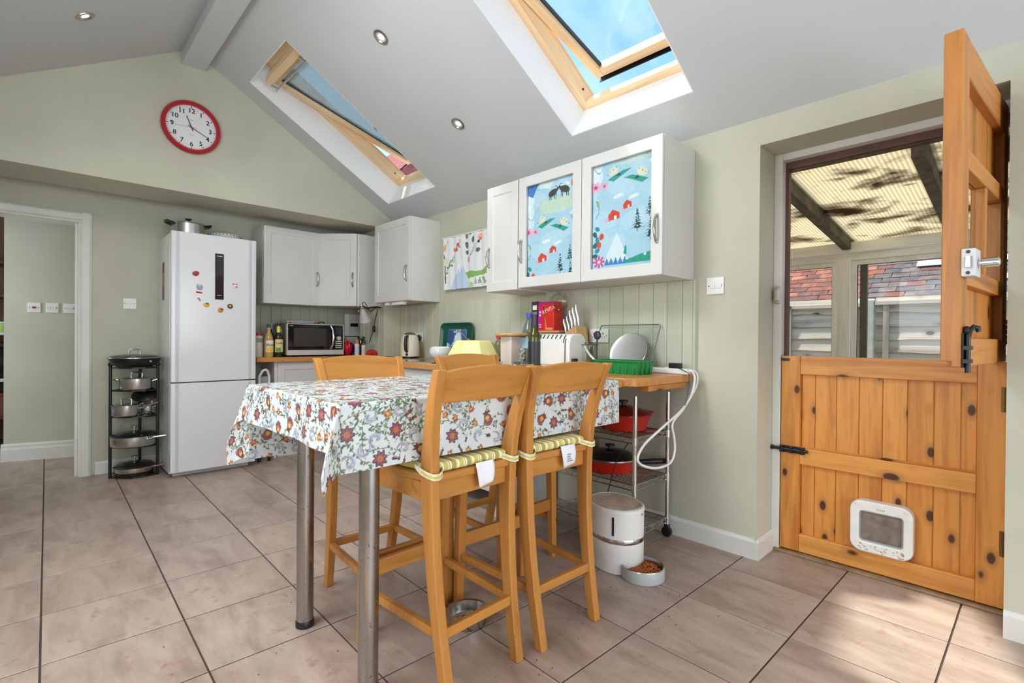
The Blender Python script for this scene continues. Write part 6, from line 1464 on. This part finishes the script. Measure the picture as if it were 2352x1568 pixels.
# ================================================================== OUTSIDE: LEAN-TO, FENCE, NEIGHBOUR'S ROOF
M_weath = wood('weathered_cream_timber', (250, 246, 238), (228, 220, 204), 'y', .8, 0, .75, .8)
M_weathz = wood('weathered_cream_upright', (250, 246, 238), (228, 220, 204), 'z', .8, 0, .75, .8)
M_rafter = paint('dirty_rafter', (98, 86, 68), .85, .3, 14, .2)
M_fence = wood('grey_fence_board', (222, 206, 190), (180, 162, 148), 'y', 1.0, .8, .9, 1., (96, 76, 60))
M_fencez = wood('grey_fence_upright', (196, 182, 168), (156, 142, 128), 'z', 1.0, 0, .9, 1.)
ground = struct(mk('ground', MB().box(2.87, -8, -.12, 30, 25, -.02), paint('concrete_path', (170, 164, 152), .9, .1, 4, .1)))
le = thing('lean_to', 'cream timber lean-to seen through the open top half of the stable door', 'lean-to', (4.40, .7, 0))
mk('wall_plate', MB().box(-.03, -1.6, 1.745, .07, 2.4, 1.825), M_weath, le, bev=.004)
mk('fascia', MB().box(-.012, -1.6, 1.69, .06, 2.4, 1.748), M_weath, le, bev=.004)
mk('sill', MB().box(-.03, -1.6, .78, .07, 2.4, .83), M_weath, le, bev=.004)
mk('dwarf_wall', MB().box(0, -1.6, 0, .06, 2.4, .78), paint('white_render', (220, 216, 206), .9, .05, 6, .2), le)
for yc, w_ in ((.29, .09), (-.95, .09), (1.45, .09)): mk('post', MB().box(-.035, yc-w_/2, .83, .07, yc+w_/2, 1.69), M_weathz, le, bev=.004)
for y0, y1 in ((-.905, .245), (.335, 1.405), (1.495, 2.4), (-1.6, -.995)):
    fr_ = ring_mb([(y0, .83), (y1, .83), (y1, 1.69), (y0, 1.69)], [(y0+.035, .865), (y1-.035, .865), (y1-.035, 1.655), (y0+.035, 1.655)], 'x', 0, .045)
    wf = mk('window_frame', fr_, M_weathz, le, bev=.003); mk('pane', MB().box(.018, y0+.033, .863, .022, y1-.033, 1.657), M_leadgl, wf)
    mk('bead', ring_mb([(y0+.034, .864), (y1-.034, .864), (y1-.034, 1.656), (y0+.034, 1.656)], [(y0+.039, .869), (y1-.039, .869), (y1-.039, 1.651), (y0+.039, 1.651)], 'x', .012, .0175), M_black, wf)
mk('ledger', MB().box(2.875-4.40, -1.6, 1.98, 2.915-4.40, 2.4, 2.2), M_rafter, le)
mk('casement_bar', MB().box(.05, .155, .84, .085, .20, 1.68), paint('olive_casement', (110, 106, 88), .5, .1, 8, 0), le, bev=.003)
# ribbed roof sheets and rafters
m, nt_, b_ = base('ribbed_plastic_sheet', (238, 226, 190), .6)
nt_.nodes.remove(b_); o_ = nt_.nodes['Material Output']
v_ = tex(nt_, rand=False, scale=(1, 1, 1)); v2_ = tex(nt_, rand=False, scale=(2.0, 1.1, 1))
wv_ = N(nt_, 'ShaderNodeTexWave'); wv_.bands_direction = 'Y'; wv_.inputs['Scale'].default_value = 16; wv_.inputs['Distortion'].default_value = .15; nt_.links.new(v_, wv_.inputs['Vector'])
c1_ = ramp(nt_, wv_.outputs['Fac'], [(.25, (198, 184, 156)), (.6, (226, 217, 196))])
st_ = thr(nt_, noise(nt_, v2_, 2.0, 7, .64, .4), .50, .64)
c2_ = mixc(nt_, st_, c1_, (96, 82, 64)); st2_ = thr(nt_, noise(nt_, v2_, 9, 5, .6), .60, .72); c3_ = mixc(nt_, st2_, c2_, (150, 134, 112))
tr_ = N(nt_, 'ShaderNodeBsdfTranslucent'); di_ = N(nt_, 'ShaderNodeBsdfDiffuse'); nt_.links.new(c3_, tr_.inputs['Color']); nt_.links.new(c3_, di_.inputs['Color'])
mx_ = N(nt_, 'ShaderNodeMixShader'); mx_.inputs[0].default_value = .06; nt_.links.new(tr_.outputs[0], mx_.inputs[1]); nt_.links.new(di_.outputs[0], mx_.inputs[2]); nt_.links.new(mx_.outputs[0], o_.inputs['Surface'])
M_sheet = m
XA, XB = 2.90-4.40, .12
def roofz(x): return 1.842-.108*x
RY = [-1.6, -.97, -.33, .27, .87, 1.47, 2.3]
for a_, b_2 in zip(RY, RY[1:]):
    sm = MB().add([(XA, a_+.02, roofz(XA)), (XB, a_+.02, roofz(XB)), (XB, b_2-.02, roofz(XB)), (XA, b_2-.02, roofz(XA)), (XA, a_+.02, roofz(XA)+.012), (XB, a_+.02, roofz(XB)+.012), (XB, b_2-.02, roofz(XB)+.012), (XA, b_2-.02, roofz(XA)+.012)], [(3, 2, 1, 0), (4, 5, 6, 7), (0, 1, 5, 4), (1, 2, 6, 5), (2, 3, 7, 6), (3, 0, 4, 7)])
    mk('roof_sheet', sm, M_sheet, le)
for y in RY[1:-1]:
    rm = MB(); w = .028
    vs = [(x, y+s*w, roofz(x)+dz) for x in (XA, .10) for s, dz in ((-1, -.075), (1, -.075), (1, .02), (-1, .02))]
    rm.add(vs, [(3, 2, 1, 0), (4, 5, 6, 7), (0, 1, 5, 4), (1, 2, 6, 5), (2, 3, 7, 6), (3, 0, 4, 7)]); mk('rafter', rm, M_rafter, le, bev=.003)
    rc = MB(); vs = [(x, y+s*.036, roofz(x)+dz) for x in (XA, .11) for s, dz in ((-1, .02), (1, .02), (1, .03), (-1, .03))]; rc.add(vs, [(3, 2, 1, 0), (4, 5, 6, 7), (0, 1, 5, 4), (1, 2, 6, 5), (2, 3, 7, 6), (3, 0, 4, 7)]); mk('rafter_cap', rc, M_black, le)
# overlap fence panels
def fence_panel(label, y0, y1, top):
    t = thing('lap_fence', label, 'fence', (5.5, (y0+y1)/2, 0), 0, None); L = (y1-y0)/2
    z = .05; k = 0
    while z < top-.05:
        hgt = .118; n = 14; vs = []
        for i in range(n+1):
            y = -L+2*L*i/n; wb = .006*math.sin(i*1.3+k*2)+rng.normal(0, .003); vs += [(-.012, y, z+wb), (.0, y, z+wb), (.016, y, z+hgt+.022), (.008, y, z+hgt+.022)]
        fs = []
        for i in range(n):
            for q in range(4): l = (q+1) % 4; fs.append((i*4+q, i*4+l, (i+1)*4+l, (i+1)*4+q))
        fs += [(3, 2, 1, 0), tuple(n*4+q for q in range(4))]
        mk('slat', MB().add(vs, fs), M_fence, t); z += hgt; k += 1
    for yy in np.arange(-L+.05, L, .56): mk('batten', MB().box(-.035, yy-.022, .04, -.010, yy+.022, top-.03), M_fencez, t, bev=.002)
    mk('capping', MB().box(-.045, -L, top-.035, .03, L, top), M_fence, t, bev=.003)
fence_panel('weathered lap fence panel left of the concrete post', 1.09, 2.9, 1.44)
fence_panel('weathered lap fence panel right of the concrete post, peeling knots', -.82, .99, 1.452)
fp = thing('fence_post', 'pale concrete fence post between the two lap panels', 'post', (5.5, 1.04, 0)); mk('shaft', MB().box(-.05, -.045, 0, .05, .045, 1.46), paint('concrete_post', (206, 204, 190), .9, .08, 10, .2), fp, bev=.008); mk('cap', MB().prism([(-.05, 1.46), (.05, 1.46), (.03, 1.475), (-.03, 1.475)], 'y', -.045, .045), MATS['concrete_post'], fp)
# tiled roof of the neighbouring outbuilding: each tile its own piece
nr = thing('neighbour_roof', 'low roof of weathered red and grey tiles beyond the fence', 'roof', (6.5, 1.2, 1.28))
ra = math.radians(36); ux, uz = math.cos(ra), math.sin(ra)
mk('deck', MB().add([(0, -3.0, -.03), (0, 3.2, -.03), (2.6*ux, 3.2, 2.6*uz-.03), (2.6*ux, -3.0, 2.6*uz-.03), (0, -3, -.12), (0, 3.2, -.12), (2.6*ux, 3.2, 2.6*uz-.12), (2.6*ux, -3, 2.6*uz-.12)], [(0, 1, 2, 3), (7, 6, 5, 4), (0, 4, 5, 1), (1, 5, 6, 2), (2, 6, 7, 3), (3, 7, 4, 0)]), M_dark, nr)
mk('outbuilding_wall', MB().box(.15, -3, -1.28, .3, 3.2, -.03), paint('outbuilding_render', (190, 176, 160), .9, .1, 5, .2), nr)
tmats = [paint('roof_tile_%d' % i, c, .85, .22, 9, .3, 60) for i, c in enumerate(((150, 88, 72), (136, 80, 68), (164, 104, 84), (122, 84, 76), (112, 98, 96), (98, 92, 95), (128, 110, 104)))]
tw, tg_h = .168, .105
tmesh = []
for i_ in range(7):
    M_ = Matrix(((ux, 0, -uz, 0), (0, 1, 0, 0), (uz, 0, ux, 0), (0, 0, 0, 1)))
    q = MB(M_ @ Matrix.Rotation(.055, 4, 'Y')).box(-.012, -tw/2+.002, 0, .16, tw/2-.002, .013); o_ = mk('tile', q, tmats[i_], nr, bev=0); tmesh.append(o_)
first = [True]*7; cnt = 0
for r in range(17):
    for c in range(17):
        y = -1.55+tw*c+(tw/2 if r % 2 else 0)+rng.normal(0, .003)
        grey = (y < .15 and rng.rand() < .85) if r < 9 else (y < -.05+.02*r and rng.rand() < .85)
        i_ = rng.randint(4, 7) if grey else rng.randint(0, 4)
        if first[i_]: o_ = tmesh[i_]; first[i_] = False
        else: o_ = tmesh[i_].copy(); COL.objects.link(o_); o_.parent = nr
        s = tg_h*r+rng.normal(0, .002); o_.location = (s*ux, y, s*uz+.004); o_.rotation_euler = (rng.normal(0, .012), rng.normal(0, .012), rng.normal(0, .008))
rf = MB(Matrix(((ux, 0, -uz, 0), (0, 1, 0, 0), (uz, 0, ux, 0), (0, 0, 0, 1))))
for r in range(24):
    for c in range(37):
        y = -2.95+tw*c+(tw/2 if r % 2 else 0)
        if r < 17 and -1.65 < y < 1.25: continue
        rf.box(tg_h*r-.012, y-tw/2+.002, .006, tg_h*r+.12, y+tw/2-.002, .02)
mk('outer_tiles', rf, tmats[1], nr)['kind'] = 'stuff'
mk('lead_flashing', MB(Matrix(((ux, 0, -uz, 0), (0, 1, 0, 0), (uz, 0, ux, 0), (0, 0, 0, 1)))).box(1.12, -1.5, .03, 1.24, -.25, .036).box(.74, -1.5, .03, .84, -.72, .036), paint('pale_lead', (206, 212, 216), .5, .05, 6, 0), nr)
# brick house beyond the back, seen through the far rooflight's gap
nb = thing('neighbour_house', 'red brick house glimpsed under the open far rooflight', 'house', (7.6, 12.5, 1.2))
mk('wall', MB().box(0, 0, -1.2, 6, 8, 4.6), paint('house_brick', (150, 84, 70), .9, .15, 6, .2), nb)
mk('window', MB().box(-.03, 1.5, 2.6, .0, 2.8, 3.9), M_trim, nb); mk('pane', MB().box(-.04, 1.58, 2.7, -.028, 2.72, 3.8), M_disp, nb)
hr = MB(); hm = .0
R_ = np.random.RandomState(6)
mk('roof', MB().prism([(-.3, 4.5), (3, 7.4), (6.3, 4.5)], 'y', -.3, 8.3), paint('house_roof', (168, 92, 84), .85, .2, 5, .2), nb)
for r in range(20):
    for c in range(40):
        s0 = .22*r; x = -.32+s0*.751; z = 4.52+s0*.66; y = -.3+.215*c+(.1 if r % 2 else 0)
        hr.add([(x, y+.004, z+.03), (x, y+.208, z+.03), (x+.17, y+.208, z+.16), (x+.17, y+.004, z+.16), (x, y+.004, z), (x, y+.208, z), (x+.17, y+.208, z+.15), (x+.17, y+.004, z+.15)], [(0, 1, 2, 3), (0, 4, 5, 1), (1, 5, 6, 2), (3, 7, 4, 0)])
mk('roof_tiles', hr, paint('house_tile', (196, 110, 100), .8, .25, 8, .2), nb)['kind'] = 'stuff'
# dim room beyond the hall: shelf with things on it
shf = thing('hall_shelf', 'dark shelf unit glimpsed at the left edge through the hall opening', 'shelf', (-.32, 7.0, 0))
mk('side', MB().box(.22, 0, 0, .25, .35, 2.2).box(-.75, 0, 0, -.72, .35, 2.2), M_stain, shf)
for z in (.25, .62, 1.08, 1.45, 1.78): mk('board', MB().box(-.72, 0, z, .22, .35, z+.03), M_white if z in (.62, 1.08) else M_stain, shf, bev=.003)
hbg = thing('black_bag', 'black bag on the lower board of the hall shelf', 'bag', (-.30, 7.10, .65)); mk('body', MB().ell((0, 0, .16), .25, .10, .16), M_black, hbg, smooth=True); mk('strap', MB().tube([(-.15, -.02, .27), (-.1, -.02, .36), (.1, -.02, .36), (.15, -.02, .27)], .012), M_black, hbg, smooth=True)
hbx = thing('green_tub', 'pale green tub on the upper board of the hall shelf', 'tub', (-.22, 7.06, 1.11)); mk('body', MB().lathe([(0, 0), (.07, 0), (.08, .09), (0, .09)], (0, 0, 0), 24), MM('tub_green', (176, 206, 110)), hbx, smooth=True); mk('lid', MB().lathe([(.083, .09), (.083, .10), (0, .102)], (0, 0, 0), 24), M_white, hbx, smooth=True)
hby = thing('red_box', 'dull red box on the lowest board of the hall shelf', 'box', (-.28, 7.02, .28)); mk('body', MB().box(-.2, 0, 0, .25, .28, .20), MM('box_maroon', (120, 50, 40)), hby, bev=.005); mk('lid', MB().box(-.205, -.005, .20, .255, .285, .225), MM('box_maroon', (120, 50, 40)), hby, bev=.004)
